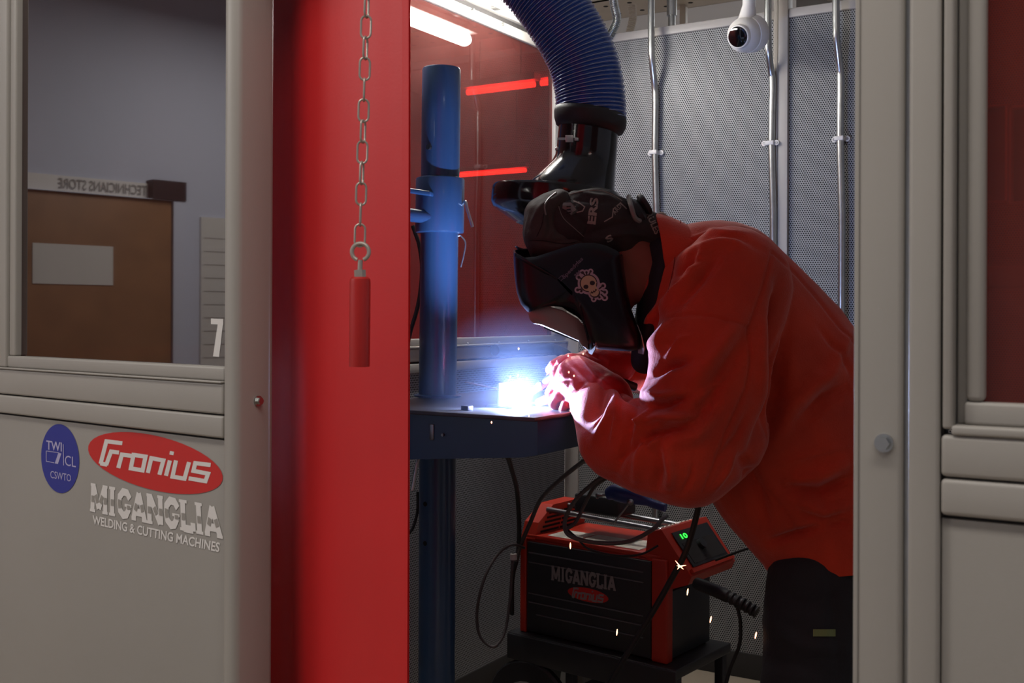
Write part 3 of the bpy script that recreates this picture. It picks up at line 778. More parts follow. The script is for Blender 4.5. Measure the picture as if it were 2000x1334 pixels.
# table and its bracket
X0, X1, Yt0, Yt1 = -1.85, -1.268, 2.20, 3.00
mb = MB(); mb.span((X0, Yt0, TZ - .010), (X1, Yt1, TZ), .0015); tb = mb.build('table_plate', 'darksteel', st)
mb = MB(); ya, yb_ = Yt0 + .035, Yt1 - .12
mb.prism([(X0 + .02, ya, TZ - .0105), (X1 - .012, ya, TZ - .0105), (X1 - .012, ya, TZ - .092), (X1 - .05, ya, TZ - .100), (X0 + .04, ya, TZ - .142), (X0 + .02, ya, TZ - .135)], (0, yb_ - ya, 0))
mb.build('bracket_box', 'blue', st)
mb = MB(); mb.tube([pole_low(TZ - .012), pole_low(TZ - .05), pole_low(TZ - .15), pole_low(TZ - .156)], [.069, .0705, .0705, .066], 40); mb.build('lower_collar', 'blue', st)
mb = MB(); mb.tube(smoothpath([C(828, 884, 3.05), C(821, 890, 3.04), C(815, 903, 3.03), C(805, 958, 3.02)], 6), .0052, 12); mb.build('clamp_lever', 'zinc', st)
mb = MB(); mb.span((X0 + .26, ya - .004, TZ - .075), (X0 + .272, ya, TZ - .035), .002); mb.build('stop_pin', 'steel', st); mb = MB(); mb.cyl((X0 + .30, ya - .006, TZ - .06), (X0 + .30, ya + .002, TZ - .06), .004, 8); mb.build('stop_screw', 'steel', st)

# fittings beside the collar, half hidden by the curtain
o_ = empty('cable_connector', C(795, 850, 2.98), 'shiny metal cable fittings clamped under the table, beside the curtain', 'connector')
def lathe_px(a, b, da, db, prof, name, m, par):
    A = C(a[0], a[1], da); B = C(b[0], b[1], db); L = (B - A).length
    mb = MB(); mb.lathe(A, B - A, [(t * L, r) for t, r in prof], 18); return mb.build(name, m, par)
lathe_px((795, 832), (832, 824), 3.0, 2.98, [(0, .006), (.1, .010), (.3, .010), (.32, .013), (.5, .013), (.52, .010), (.7, .010), (.72, .014), (.95, .013), (1, .006)], 'upper_fitting', 'steel', o_)
lathe_px((782, 860), (808, 846), 2.99, 2.98, [(0, .014), (.2, .014), (.22, .010), (.4, .010), (.42, .015), (.6, .015), (.62, .011), (.85, .011), (.9, .014), (1, .010)], 'lower_fitting', 'copper', o_)
lathe_px((777, 810), (783, 880), 3.0, 2.99, [(0, .004), (.1, .018), (.5, .020), (.8, .018), (1, .006)], 'clamp_body', 'rubber', o_)
def cable(name, pts, d, rpx, m, label, seg=10, n=10, group=None):
    P = [C(p[0], p[1], p[2] if len(p) > 2 else d) for p in pts]
    mb = MB(); mb.tube(smoothpath(P, n), rpx * d / FPX, seg); o = mb.build(name, m); tag(o, label, 'cable', group); return o
cable('cable', [(806, 441), (811, 455), (819, 480), (824, 520), (821, 570), (813, 610), (801, 650), (791, 700), (784, 750), (786, 790)], 3.28, 4.2, 'rubber', 'black cable hanging along the left side of the blue post')
cable('cable', [(784, 800), (795, 818), (800, 830)], 2.99, 3.5, 'rubber', 'short black cable curling into the fittings under the table edge')
cable('cable', [(816, 960), (815, 1000), (806, 1032), (790, 1048), (770, 1052)], 3.2, 3.0, 'rubber', 'thin black cable curving behind the curtain at left of the lower post')

# ------------------------------------------------------------------ workpiece and small steel on the table
WX = -1.481
w0 = onX(973, 790, WX).y; w1 = onX(1028, 780, WX).y; wz = onX(973, 748, WX).z
wp = empty('workpiece', (WX, (w0 + w1) / 2, TZ), 'small steel T joint being welded on the table', 'workpiece')
mb = MB(); mb.span((WX - .003, w0, TZ + .006), (WX + .003, w1, wz), .0008); mb.build('upright_plate', 'steel', wp)
mb = MB(); mb.span((WX - .035, w0 - .005, TZ), (WX + .045, w1 + .005, TZ + .006), .0008); mb.build('base_plate', 'steel', wp)
mb = MB(); A = C(912, 747, 2.98); B = C(972, 760, 2.86); v = (B - A).normalized(); n_ = v.cross(FW).normalized()
mb.box((A + B) / 2, ((B - A).length, .014, .004), (v, v.cross(n_).normalized(), n_), .0006); o = mb.build('steel_strip', 'copper'); tag(o, 'thin brassy metal strip propped behind the workpiece', 'strip')
q = onZ(912, 801, TZ); mb = MB(); mb.box(q + Vector((0, 0, .0055)), (.026, .018, .011), (Vector((.97, -.24, 0)), Vector((.24, .97, 0)), Zv), .001); o = mb.build('steel_offcut', 'darksteel'); tag(o, 'small dark steel block near the front edge of the table', 'block')

# arc
AP = C(1002, 785, 2.845)
mb = MB(); random.seed(4)
mb.ell(AP, (.013, .013, .012), None, 20, 12)
for i in range(34):
    a = random.uniform(0, 2 * math.pi); e = random.uniform(-.2, 1.1); L = random.uniform(.018, .034)
    d = Vector((math.cos(a) * math.cos(e), math.sin(a) * math.cos(e), math.sin(e)))
    mb.tube([AP, AP + d * L * .6, AP + d * L], [.006, .003, .0003], 6)
o = mb.build('welding_arc', 'arc', None, True, 3.0, AP); tag(o, 'blinding blue white welding arc at the foot of the workpiece', 'arc')
pl = bpy.data.lights.new('arc_light', 'POINT'); pl.energy = ARC_POWER; pl.color = (.42, .56, 1.0); pl.shadow_soft_size = .012
po = bpy.data.objects.new('arc_light', pl); COL.objects.link(po); po.location = AP + RT * .008 - FW * .045 + Zv * .018
# arc glare: an added sphere of thin haze makes the glow around it
fm = bpy.data.materials.new('arc_glow_haze'); fm.use_nodes = True; nt = fm.node_tree; nt.nodes.remove(nt.nodes['Principled BSDF'])
vs = nt.nodes.new('ShaderNodeVolumeScatter'); vs.inputs['Color'].default_value = (.55, .66, 1, 1); vs.inputs['Anisotropy'].default_value = 0.0
tc = nt.nodes.new('ShaderNodeTexCoord'); ln = nt.nodes.new('ShaderNodeVectorMath'); ln.operation = 'LENGTH'; nt.links.new(tc.outputs['Object'], ln.inputs[0])
mr = nt.nodes.new('ShaderNodeMapRange'); mr.inputs['From Min'].default_value = .02; mr.inputs['From Max'].default_value = .26; mr.inputs['To Min'].default_value = 0.34; mr.inputs['To Max'].default_value = 0.0
nt.links.new(ln.outputs['Value'], mr.inputs['Value']); nt.links.new(mr.outputs[0], vs.inputs['Density']); nt.links.new(vs.outputs[0], nt.nodes['Material Output'].inputs['Volume'])
mb = MB(); mb.ell(AP + Vector((0, 0, .0)), (.26, .26, .26), None, 24, 16); o = mb.build('arc_glow_haze', fm, None, True, 3.0, AP)
tag(o, 'thin bluish haze added for the glow around the arc', 'smoke', kind='stuff')

# torch
tq = empty('welding_torch', C(1048, 758, 2.78), 'metal welding torch held in the gloved hand, pointing at the arc', 'torch')
lathe_px((1019, 782), (1078, 735), 2.83, 2.785, [(0, .0045), (.02, .0065), (.3, .0078), (.55, .0105), (.57, .0120), (.72, .0120), (.74, .0105), (1, .0110)], 'nozzle', 'steel', tq)
mb = MB(); mb.tube(smoothpath([C(1078, 735, 2.785), C(1100, 724, 2.78), C(1135, 728, 2.78), C(1200, 742, 2.80), C(1240, 756, 2.83)], 8), [.0115] * 33, 14); mb.build('handle', 'rubber', tq)
mb = MB(); mb.cyl(C(1019, 782, 2.83), C(1008, 786, 2.842), .0011, 8); mb.build('filler_wire', 'copper', tq)

# ------------------------------------------------------------------ extraction arm
DH = 2.84
ea = empty('extraction_arm', C(1110, 380, DH), 'blue ribbed extraction hose ending in a glossy black hood above the table', 'extraction arm')
hp = smoothpath([C(905, -190, DH), C(985, -95, DH), C(1035, -40, DH), C(1069, 0, DH), C(1107, 56, DH), C(1136, 112, DH), C(1151, 170, DH), C(1155, 215, DH), C(1156, 240, DH)], 26)
# resample evenly
def resample(P, step):
    out = [P[0].copy()]; acc = 0
    for i in range(1, len(P)):
        d = (P[i] - P[i - 1]).length
        while acc + d >= step * len(out): 
            t = (step * len(out) - acc) / d; out.append(P[i - 1].lerp(P[i], t))
        acc += d
    return out
PITCH = .0104
hp = resample(hp, PITCH / 4)
RH = 67.5 * DH / FPX
mb = MB(); mb.tube(hp, [RH + (.0005, -.0035, -.0065, -.0035)[i % 4] for i in range(len(hp))], 40, False); mb.build('hose_wall', 'hose', ea, True, 3.0)
# spiral reinforcement
fr = []; t0 = (hp[1] - hp[0]).normalized(); nx = t0.cross(Zv).normalized()
for i in range(len(hp)):
    t = (hp[min(i + 1, len(hp) - 1)] - hp[max(i - 1, 0)]).normalized(); nx = (nx - t * nx.dot(t)).normalized(); fr.append((hp[i], nx.copy(), t.cross(nx)))
sp_ = []
NS = 28
for i in range(0, len(fr) - 1):
    for k in range(NS // 4):
        f = k / (NS / 4); ang = 2 * math.pi * (i + f) / 4
        p = fr[i][0].lerp(fr[i + 1][0], f); wob = 1 + .022 * noise.noise(Vector((i * .35, k * .5, 0)))
        sp_.append(p + (fr[i][1] * math.cos(ang) + fr[i][2] * math.sin(ang)) * (RH + .0008) * wob)
mb = MB(); mb.tube(sp_, .0013, 5, False); mb.build('spiral_wire', 'wire', ea, True, 3.0)
def ringp(px, py, d, rpx, tilt=0.0, n=44, sq=1.0):
    c = C(px, py, d); r = rpx * d / FPX; a = (RT * math.cos(tilt) - UP * math.sin(tilt)); b = FW
    return [c + a * (r * math.cos(t)) + b * (r * sq * math.sin(t)) for t in [2 * math.pi * i / n for i in range(n)]]
mb = MB(); tl = .16
mb.loft([ringp(1153, 217, DH, 66, tl), ringp(1153, 219, DH, 70, tl), ringp(1153, 228, DH, 72, tl), ringp(1152.5, 240, DH, 71, tl), ringp(1151, 252, DH, 66, tl), ringp(1150, 256, DH, 58, tl)]); mb.build('rubber_cuff', 'rubber', ea, True, 1.2)
mb = MB(); mb.loft([ringp(1150, 246, DH, 58.5, tl), ringp(1148, 270, DH, 59, .14), ringp(1146, 296, DH, 59, .12), ringp(1144, 308, DH, 60, .10), ringp(1140, 320, DH, 63, .08), ringp(1129, 340, DH, 73, .08), ringp(1117, 360, DH, 84, .08), ringp(1114, 376, DH, 86, .08)]); mb.build('hood_cone', 'blackpl', ea, True, .8)
mb = MB(); mb.loft([ringp(1090, 371, DH, 88, .09), ringp(1088, 369, DH, 116, .09), ringp(1087, 370, DH, 123, .09), ringp(1086, 375, DH, 126, .09), ringp(1085, 405, DH, 127, .10), ringp(1086, 416, DH, 124, .11), ringp(1092, 432, DH, 108, .13), ringp(1097, 446, DH, 90, .14), ringp(1097, 440, DH, 84, .14), ringp(1090, 400, DH, 84, .12)]); mb.build('hood_rim', 'blackpl', ea, True, .8)
dn_ = DH - .078
mb = MB(); ax3 = (RT, UP, FW)
mb.box(C(1112, 271, dn_), (.020, .018, .004), ax3, .001); mb.box(C(1097, 271, dn_ + .008), (.022, .006, .002), ax3); mb.box(C(1126, 272, dn_ + .001), (.010, .008, .004), ax3, .001)
c_ = mb.build('hose_clamp', 'zinc', ea)
mb = MB(); mb.ell(C(1088, 291, DH - .052), (.0055, .0055, .004), ax3, 12, 8); mb.build('rivet', 'zinc', ea)

# ------------------------------------------------------------------ welding machine on its trolley
r2 = Vector((math.cos(YAW), math.sin(YAW), 0)); f2 = Vector((-math.sin(YAW), math.cos(YAW), 0))
ex = (r2 * .785 - f2 * .62); ex.normalize(); ey = Vector((-ex.y, ex.x, 0))
MO = C(1017, 1232, 3.5); ML = lambda x, y, z: MO + ex * x + ey * y + Zv * z
AM = (ex, ey, Zv)
LM, WM, HM = .545, .28, .30
wm = empty('welding_machine', ML(LM / 2, WM / 2, 0), 'orange and black welding power source on the trolley, cables on top', 'welding machine')
def mbox(name, x0, x1, y0, y1, z0, z1, m, bev=.004, par=None):
    mb = MB(); mb.box(ML((x0 + x1) / 2, (y0 + y1) / 2, (z0 + z1) / 2), (x1 - x0, y1 - y0, z1 - z0), AM, bev); return mb.build(name, m, par or wm)
mbox('housing', .006, LM - .02, .008, WM - .008, .0, HM, 'orange', .008)
mbox('top_cover', .004, LM - .03, .002, WM, HM, HM + .014, 'orange', .004)
sp = mbox('side_panel', .026, LM - .060, -.003, .008, .006, HM - .008, 'mblack', .003)
for z in (.255, .225, .126, .098, .062):
    mbox('panel_rib', .034 + (.03 if z < .07 else 0), LM - .085, -.0055, -.002, z, z + .004, 'mrib_lit', .0012, sp)
mbox('front_panel', LM - .024, LM - .012, .035, WM - .01, .006, .205, 'mblack', .003)
mbox('left_frame', 0, .024, -.006, .03, 0, HM + .004, 'orange', .005)
mbox('right_frame', LM - .058, LM - .004, -.006, .03, 0, HM + .004, 'orange', .006)
# raised end with louvres (left)
mb = MB(); mb.prism([ML(.0, .0, HM), ML(.0, .02, HM + .05), ML(.0, .10, HM + .098), ML(.0, .24, HM + .10), ML(.0, WM, HM + .05), ML(.0, WM, HM)], ex * .055); e1 = mb.build('rear_end_frame', 'orange', wm, True, .5)
mb = MB()
for i in range(5):
    z = HM + .020 + i * .0135; y0 = .03 + i * .012
    for (a, b) in ((0, .48), (.52, 1)):
        ya = y0 + (.235 - y0) * a; yb2 = y0 + (.235 - y0) * b
        mb.box(ML(.0556, (ya + yb2) / 2, z), (.002, yb2 - ya, .0065), AM)
mb.build('vent_slots', 'hole', e1)['kind'] = 'stuff'
# control head (right)
mb = MB(); xh = LM - .085
pr = [(xh, HM), (xh + .01, HM + .075), (xh + .055, HM + .088), (LM + .070, HM - .035), (LM + .058, HM - .060), (LM - .01, HM - .085), (LM - .03, HM - .03)]
mb.prism([ML(a, .004, b) for a, b in pr], ey * (WM - .008)); ch = mb.build('control_head', 'orange', wm, True, .4)
a0 = Vector((xh + .062, 0, HM + .083)); a1 = Vector((LM + .066, 0, HM - .026)); sl_ = (a1 - a0); sn = Vector((-sl_.z, 0, sl_.x)).normalized(); sn = sn if sn.z > 0 else -sn
def HP(u, v, off=.002):   # u down the slope, v across
    p = a0 + sl_ * u + sn * off; return ML(p.x, .012 + v * (WM - .024), p.z)
def hpanel(name, u0, u1, v0, v1, off, th, m, par=ch):
    mb = MB(); mb.prism([HP(u0, v0, off), HP(u1, v0, off), HP(u1, v1, off), HP(u0, v1, off)], HP(u0, v0, off - th) - HP(u0, v0, off)); return mb.build(name, m, par, False)
hpanel('control_panel', .08, .90, .10, .94, .0022, .002, 'mblack')
hpanel('membrane_keys', .36, .84, .16, .88, .0032, .001, 'groove')
mb = MB(); mb.cyl(HP(.5, .5, .003), HP(.5, .5, .016), .016, 20); mb.build('dial', 'mblack', ch)
hpanel('rim_strip', .93, 1.02, 0.0, 1.0, .008, .012, 'orange')
mb = MB(); fn = quadmap(HP(.16, .22, .0035), HP(.16, .36, .0035), HP(.28, .36, .0035), HP(.28, .22, .0035)); print_text(mb, '10', fn, .03); flat(mb, 'digits', 'display', ch)
mb = MB()
for i in range(4):
    z0_ = xh + .016 + i * .010
    for j in range(7): 
        p = ML(z0_, .05 + j * .022 + .004 * i, HM + .0780 + (z0_ - xh - .01) * .29 + .0012)
        mb.box(p, (.0035, .015 - .003 * (j % 3), .0005), AM)
mb.build('warning_lettering', 'label', ch)['kind'] = 'stuff'
# handle bars and things lying on top
for y in (.075, .185):
    mb = MB(); mb.cyl(ML(.05, y, HM + .085), ML(LM - .07, y, HM + .07), .0085, 14); mb.build('handle_bar', 'steel', wm)
mbox('label_plate', .09, .20, .02, .13, HM + .0142, HM + .0150, 'label', 0)
mbox('label_plate', .21, .33, .02, .13, HM + .0142, HM + .0150, 'label', 0)
mbox('label_plate', .34, .43, .02, .15, HM + .0142, HM + .0150, 'label', 0)
# lettering on the side panel
def sq_(x, z): return ML(x, -.0036, z)
miganglia(quadmap(ML(.125, -.0064, .227), ML(.365, -.0064, .229), ML(.365, -.0064, .189), ML(.125, -.0064, .185)), None, sp, 'mgrey', None, False)
mb = MB(); print_polys(mb, ellipse2(.262, .158, .075, .021, 0), sq_); flat(mb, 'oval_badge', 'sticker_r', sp)
mb = MB(); print_polys(mb, strokes([[(p[0], p[1]) for p in s_] for s_ in FRO], 46), lambda x, y: (lambda X, Yy: ML(.262 + (X - 1203) * .000109, -.0040, .158 - (Yy - 398) * .000125))(x, y - (x - 1203) * .19))
flat(mb, 'badge_lettering', 'mgrey', sp)
tb_ = MB(); tb_.box(ML(.235, .13, HM + .118), (.17, .10, .06), AM, .008); o = tb_.build('tool_box', 'mblack'); tag(o, 'black oblong box lying on the machine handle bars', 'box')
# blue tool on top
g = empty('blue_tool', C(1225, 968, 3.22), 'blue hand tool with shiny tip lying on the black box', 'tool')
mb = MB(); pth = [C(1186, 966, 3.25), C(1200, 962, 3.24), C(1220, 966, 3.22), C(1250, 974, 3.2), C(1275, 984, 3.18), C(1300, 992, 3.16)]
mb.tube(smoothpath(pth, 6), [.012 + .014 * math.sin(min(1, i / 22) * math.pi * .9 + .3) for i in range(31)], 14); mb.build('tool_body', 'bluecloth', g)
lathe_px((1164, 969), (1187, 966), 3.26, 3.25, [(0, .007), (.15, .009), (.3, .005), (.8, .0045), (1, .009)], 'metal_tip', 'steel', g)
g = empty('steel_clip', C(1222, 1000, 3.05), 'thin steel hook rod hanging from the blue tool down to the label', 'hook')
mb = MB(); mb.cyl(C(1228, 984, 3.1), C(1199, 1022, 3.12), .003, 8); mb.build('rod', 'steel', g)
mb = MB(); mb.ell(C(1231, 981, 3.1), (.009, .014, .009), None, 12, 8); mb.build('ferrule', 'steel', g)

# trolley
tz = MO.z
tr = empty('trolley', ML(LM / 2, WM / 2, -tz), 'black steel trolley under the orange welding machine', 'trolley')
mbox('platform', -.03, LM + .04, -.03, WM + .03, -.030, -.0005, 'mblack', .004, tr)
mbox('front_skirt', -.03, LM + .04, -.034, -.022, -.085, -.004, 'mblack', .003, tr)
mbox('shelf', .12, LM + .04, 0, WM, -.20, -.19, 'mblack', .002, tr)
for (x, y) in ((.20, .0), (.20, WM), (LM + .02, 0), (LM + .02, WM)): mbox('leg', x - .014, x + .014, y - .014, y + .014, -tz + .03, -.03, 'mblack', .002, tr)
for y in (-.02, WM + .02):
    mb = MB(); cw = ML(.055, y, -tz + .166); mb.lathe(cw - ey * .02, ey, [(0, .12), (.004, .158), (.012, .165), (.028, .165), (.036, .158), (.04, .12)], 36)
    w_ = mb.build('wheel', 'rubber', tr); mb = MB(); mb.lathe(cw - ey * .024, ey, [(0, .02), (.004, .10), (.044, .10), (.048, .02)], 24); mb.build('wheel_hub', 'mgrey', w_)
for y in (0, WM):
    mb = MB(); cw = ML(LM + .02, y, -tz + .03); mb.lathe(cw - ey * .012, ey, [(0, .024), (.003, .03), (.021, .03), (.024, .024)], 20); mb.build('castor_wheel', 'rubber', tr)
# gas bottle clamp plate behind wheel
mb = MB(); q = C(1128, 1318, 3.62); mb.box(q, (.05, .008, .16), AM, .002); o = mb.build('steel_bracket', 'panel'); tag(o, 'pale steel bracket below the trolley beside the wheel', 'bracket')

# cables around the machine
cable('cable', [(988, 880, 2.9), (999, 915, 3.1), (1010, 960, 3.3), (1014, 1030, 3.42), (1011, 1085, 3.5), (1001, 1130, 3.52), (1000, 1200, 3.54)], 3.35, 4.6, 'rubber', 'thick black cable dropping from under the table left of the machine')
cable('cable', [(1024, 1070, 3.46), (1000, 1064, 3.4), (972, 1083, 3.38), (946, 1130, 3.36), (932, 1190, 3.36), (935, 1235, 3.36), (952, 1259, 3.36), (970, 1260, 3.36), (987, 1230, 3.38), (996, 1170, 3.4), (1000, 1110, 3.42), (1002, 1080, 3.44)], 3.38, 3.0, 'greycable', 'thin black cable hanging in a long loop left of the machine')
mb = MB(); mb.cyl(C(1003, 1082, 3.43), C(1003, 1093, 3.43), .011, 12); o = mb.build('cable_collar', 'white'); tag(o, 'pale collar on the looped cable left of the machine', 'collar')
cable('cable', [(1175, 870, 2.85), (1150, 893, 2.95), (1102, 930, 3.15), (1058, 973, 3.35), (1036, 1020, 3.42), (1018, 1062, 3.46), (1008, 1095, 3.5)], 3.3, 4.3, 'greycable', 'black cable slanting from the sleeve down to the left end of the machine')
cable('cable', [(1186, 925, 2.9), (1158, 945, 2.95), (1128, 972, 3.0), (1108, 1003, 3.02), (1103, 1030, 3.02), (1116, 1048, 3.0), (1165, 1060, 2.98), (1225, 1058, 2.96), (1272, 1036, 2.96), (1292, 1016, 3.0), (1302, 1008, 3.04)], 3.0, 4.2, 'greycable', 'black cable looped across the machine front to its right handle end')
cable('cable', [(1190, 930, 2.92), (1160, 952, 3.0), (1142, 985, 3.06), (1124, 1020, 3.06), (1106, 1034, 3.04)], 3.0, 3.6, 'greycable', 'shorter black cable beside the loop on the machine top')
cable('cable', [(1110, 1036, 3.02), (1128, 1052, 3.0), (1150, 1072, 2.98), (1200, 1085, 2.96), (1250, 1083, 2.96), (1285, 1066, 2.98)], 2.98, 2.2, 'rubber', 'thin dark cable sagging over the black machine side')
cable('cable', [(1369, 960, 2.72), (1362, 1000, 2.75), (1350, 1045, 2.8), (1336, 1085, 2.82), (1312, 1130, 2.84), (1275, 1195, 2.86), (1232, 1265, 2.88), (1198, 1322, 2.9), (1170, 1370, 2.95)], 2.8, 6.0, 'rubber', 'thickest black cable slanting down across the machine from the sleeve')
cable('cable', [(1398, 1094, 3.15), (1430, 1082, 3.1), (1475, 1066, 3.05), (1520, 1050, 3.0)], 3.1, 2.6, 'rubber', 'thin dark cable between the machine head and the jacket')
P = smoothpath([C(1362, 1140, 2.98), C(1400, 1155, 2.9), C(1440, 1174, 2.85), C(1478, 1196, 2.82)], 16)
mb = MB(); mb.tube(P, [.017 if (i % 4 < 2 or i < 24) else .014 for i in range(len(P))], 16); o = mb.build('torch_plug', 'rubber'); tag(o, 'black ribbed plug handle sticking out of the machine front', 'plug')
cable('cable', [(1440, 1185, 2.87), (1446, 1215, 2.87), (1444, 1260, 2.88), (1425, 1310, 2.9), (1410, 1370, 2.92)], 2.88, 3.6, 'rubber', 'thin black cable hanging below the ribbed plug')

# ------------------------------------------------------------------ the welder
CA = (RT, UP, FW)
def blob(mb, px, py, d, rpx, rd=None, ry=None, nu=20, nv=14):
    k = d / FPX; r = rpx * k
    mb.ell(C(px, py, d), (r, (ry * k if ry else r), rd if rd else r), CA, nu, nv)
def chain(mb, pts, n=8, nu=20, nv=14):
    """pts: (px,py,depth,radius_px[,depth radius m]) -> row of overlapping ellipsoids"""
    for a, b in zip(pts[:-1], pts[1:]):
        k = (a[2] + b[2]) / 2 / FPX; ds = math.hypot(math.hypot(a[0] - b[0], a[1] - b[1]) * k, a[2] - b[2])
        n = max(3, min(40, int(ds / (.10 * min(a[3], b[3]) * k))))
        for i in range(n + 1):
            t = i / n; q = [a[j] + (b[j] - a[j]) * t for j in range(min(len(a), len(b)))]
            blob(mb, q[0], q[1], q[2], q[3], q[4] if len(q) > 4 else None, None, nu, nv)
def remeshed(mb, voxel, smooth=8, fac=.5):
    me = bpy.data.meshes.new('tmp'); me.from_pydata([tuple(v) for v in mb.v], [], mb.f); me.update()
    bm = bmesh.new(); bm.from_mesh(me); bmesh.ops.recalc_face_normals(bm, faces=bm.faces[:]); bm.to_mesh(me); bm.free()
    o = bpy.data.objects.new('tmp', me); COL.objects.link(o)
    m = o.modifiers.new('r', 'REMESH'); m.mode = 'VOXEL'; m.voxel_size = voxel
    if smooth: m2 = o.modifiers.new('s', 'SMOOTH'); m2.factor = fac; m2.iterations = smooth
    bpy.context.view_layer.update()
    out = bpy.data.meshes.new_from_object(o.evaluated_get(bpy.context.evaluated_depsgraph_get()))
    bpy.data.objects.remove(o); bpy.data.meshes.remove(me)
    return out
CMI = CM.inverted()
def pix(v):
    q = CMI @ v; return CX + FPX * q.x / -q.z, CY - FPX * q.y / -q.z
def displace(me, folds, noise_amp=0.0, noise_scale=9.0, front_only=True):
    """folds: (list of px points, width px, amplitude m[, profile]); real relief pushed into the mesh"""
    me.update(); co = [v.co.copy() for v in me.vertices]; no = [v.normal.copy() for v in me.vertices]
    segs = []
    for f in folds:
        P = f[0]; w = f[1]
        L = sum(math.hypot(P[i + 1][0] - P[i][0], P[i + 1][1] - P[i][1]) for i in range(len(P) - 1)); acc = 0
        for i in range(len(P) - 1):
            l = math.hypot(P[i + 1][0] - P[i][0], P[i + 1][1] - P[i][1])
            segs.append((P[i], P[i + 1], w, f[2], acc / L, (acc + l) / L, id(f), f[3] if len(f) > 3 else True)); acc += l
    for i, v in enumerate(me.vertices):
        c = co[i]; n = no[i]; facing = -n.dot((c - ORG).normalized())
        d = 0
        if noise_amp:
            d += noise_amp * (noise.noise(c * noise_scale) + .5 * noise.noise(c * noise_scale * 2.3 + Vector((5, 1, 2))))
        if facing > -.25:
            x, y = pix(c); best = {}
            for (a, b, w, amp, t0, t1, fid, taper) in segs:
                if x < min(a[0], b[0]) - 3 * w or x > max(a[0], b[0]) + 3 * w or y < min(a[1], b[1]) - 3 * w or y > max(a[1], b[1]) + 3 * w: continue
                dx, dy = b[0] - a[0], b[1] - a[1]; l2 = dx * dx + dy * dy
                t = max(0, min(1, ((x - a[0]) * dx + (y - a[1]) * dy) / l2)); dist = math.hypot(x - a[0] - dx * t, y - a[1] - dy * t)
                tt = t0 + (t1 - t0) * t; e = math.sin(math.pi * max(.04, min(.96, tt))) ** .6 if taper else 1.0
                g = amp * e * math.exp(-(dist / w) ** 2)
                if fid not in best or abs(g) > abs(best[fid]): best[fid] = g
            d += sum(best.values()) * min(1, max(0, facing + .25) / .35)
        v.co = c + n * d
    me.update()
def cut(me, p, n):
    bm = bmesh.new(); bm.from_mesh(me)
    bmesh.ops.bisect_plane(bm, geom=bm.verts[:] + bm.edges[:] + bm.faces[:], plane_co=p, plane_no=n, clear_outer=True)
    bm.to_mesh(me); bm.free()
def attach(me, name, m, par, angle=3.0):
    off = Vector(par['_base'])
    for v in me.vertices: v.co = v.co - off
    me.materials.clear(); me.update(); me.name = name
    return link(name, me, m, par, off, True, angle)
def bvh_of(me, off=Vector((0, 0, 0))):
    return BVHTree.FromPolygons([v.co + off for v in me.vertices], [tuple(p.vertices) for p in me.polygons])
def on_bvh(bvh, px, py, lift=.0008, fall=2.6):
    r = RAY(px, py).normalized(); h = bvh.ray_cast(ORG, r)
    if h[0] is None: return C(px, py, fall)
    return h[0] - r * lift

pbase = C(1600, 1725, 2.66); pbase.z = 0
pe = empty('person', pbase, 'welder in red leather jacket and dark helmet bending over the table', 'person')
# body: one continuous figure under the clothes
DT = 2.66
mb = MB()
chain(mb, [(1118, 452, DT, 62), (1160, 450, DT, 66), (1205, 452, DT, 64)], 4)                  # skull, crown to the left
chain(mb, [(1120, 500, DT, 50), (1175, 545, DT, 56), (1215, 560, DT, 44)], 4)                  # face pointing down
blob(mb, 1150, 590, DT, 12, .012)                                                              # nose
blob(mb, 1200, 600, DT, 34, .035); blob(mb, 1165, 505, DT - .075, 10, .008)                    # jaw, ear
chain(mb, [(1215, 480, DT, 58, .07), (1275, 530, DT, 62, .068), (1330, 560, DT, 75, .085)], 8)         # neck
chain(mb, [(1330, 540, DT, 70, .12), (1400, 600, DT, 112, .13), (1480, 735, DT, 140, .12), (1560, 890, DT, 130, .115), (1640, 1020, DT, 105, .13)], 8)
chain(mb, [(1440, 570, 2.56, 70), (1400, 700, 2.54, 58), (1345, 880, 2.52, 46), (1230, 855, 2.56, 42), (1152, 785, 2.71, 24), (1120, 756, 2.755, 20)], 7)
chain(mb, [(1380, 590, 2.86, 60), (1320, 700, 2.92, 46), (1250, 735, 2.92, 36), (1180, 716, 2.84, 22), (1135, 712, 2.80, 17)], 7)
chain(mb, [(1610, 1060, 2.58, 70), (1592, 1330, 2.56, 60), (1600, 1640, 2.56, 42), (1570, 1708, 2.56, 34)], 8)
chain(mb, [(1655, 1060, 2.76, 70), (1650, 1330, 2.80, 58), (1650, 1560, 2.80, 40), (1630, 1640, 2.80, 32)], 8)
body = attach(remeshed(mb, .010, 8), 'body', 'skin', pe)

# trousers and boots
mb = MB()
chain(mb, [(1640, 1060, 2.66, 85, .12), (1604, 1130, 2.60, 108, .12), (1584, 1330, 2.56, 98, .10), (1590, 1560, 2.56, 74, .085), (1592, 1660, 2.56, 66, .08)], 7)
chain(mb, [(1660, 1060, 2.72, 90, .12), (1660, 1140, 2.78, 105, .12), (1650, 1330, 2.80, 88, .10), (1655, 1520, 2.80, 70, .085), (1655, 1600, 2.80, 62, .08)], 7)
me = remeshed(mb, .012, 6)
displace(me, [([(1500, 1160), (1580, 1180), (1655, 1160)], 14, -.010), ([(1490, 1210), (1560, 1260), (1650, 1270)], 12, .010), ([(1500, 1290), (1600, 1310)], 12, -.010), ([(1620, 1110), (1640, 1330)], 8, -.008)], .006, 9)
trs = attach(me, 'trousers', 'trousers', pe)
tb2 = BVHTree.FromPolygons([v.co + Vector(pe['_base']) for v in trs.data.vertices], [tuple(p.vertices) for p in trs.data.polygons])
mb = MB(); P = [(1588, 1229), (1632, 1227), (1632, 1244), (1590, 1243)]
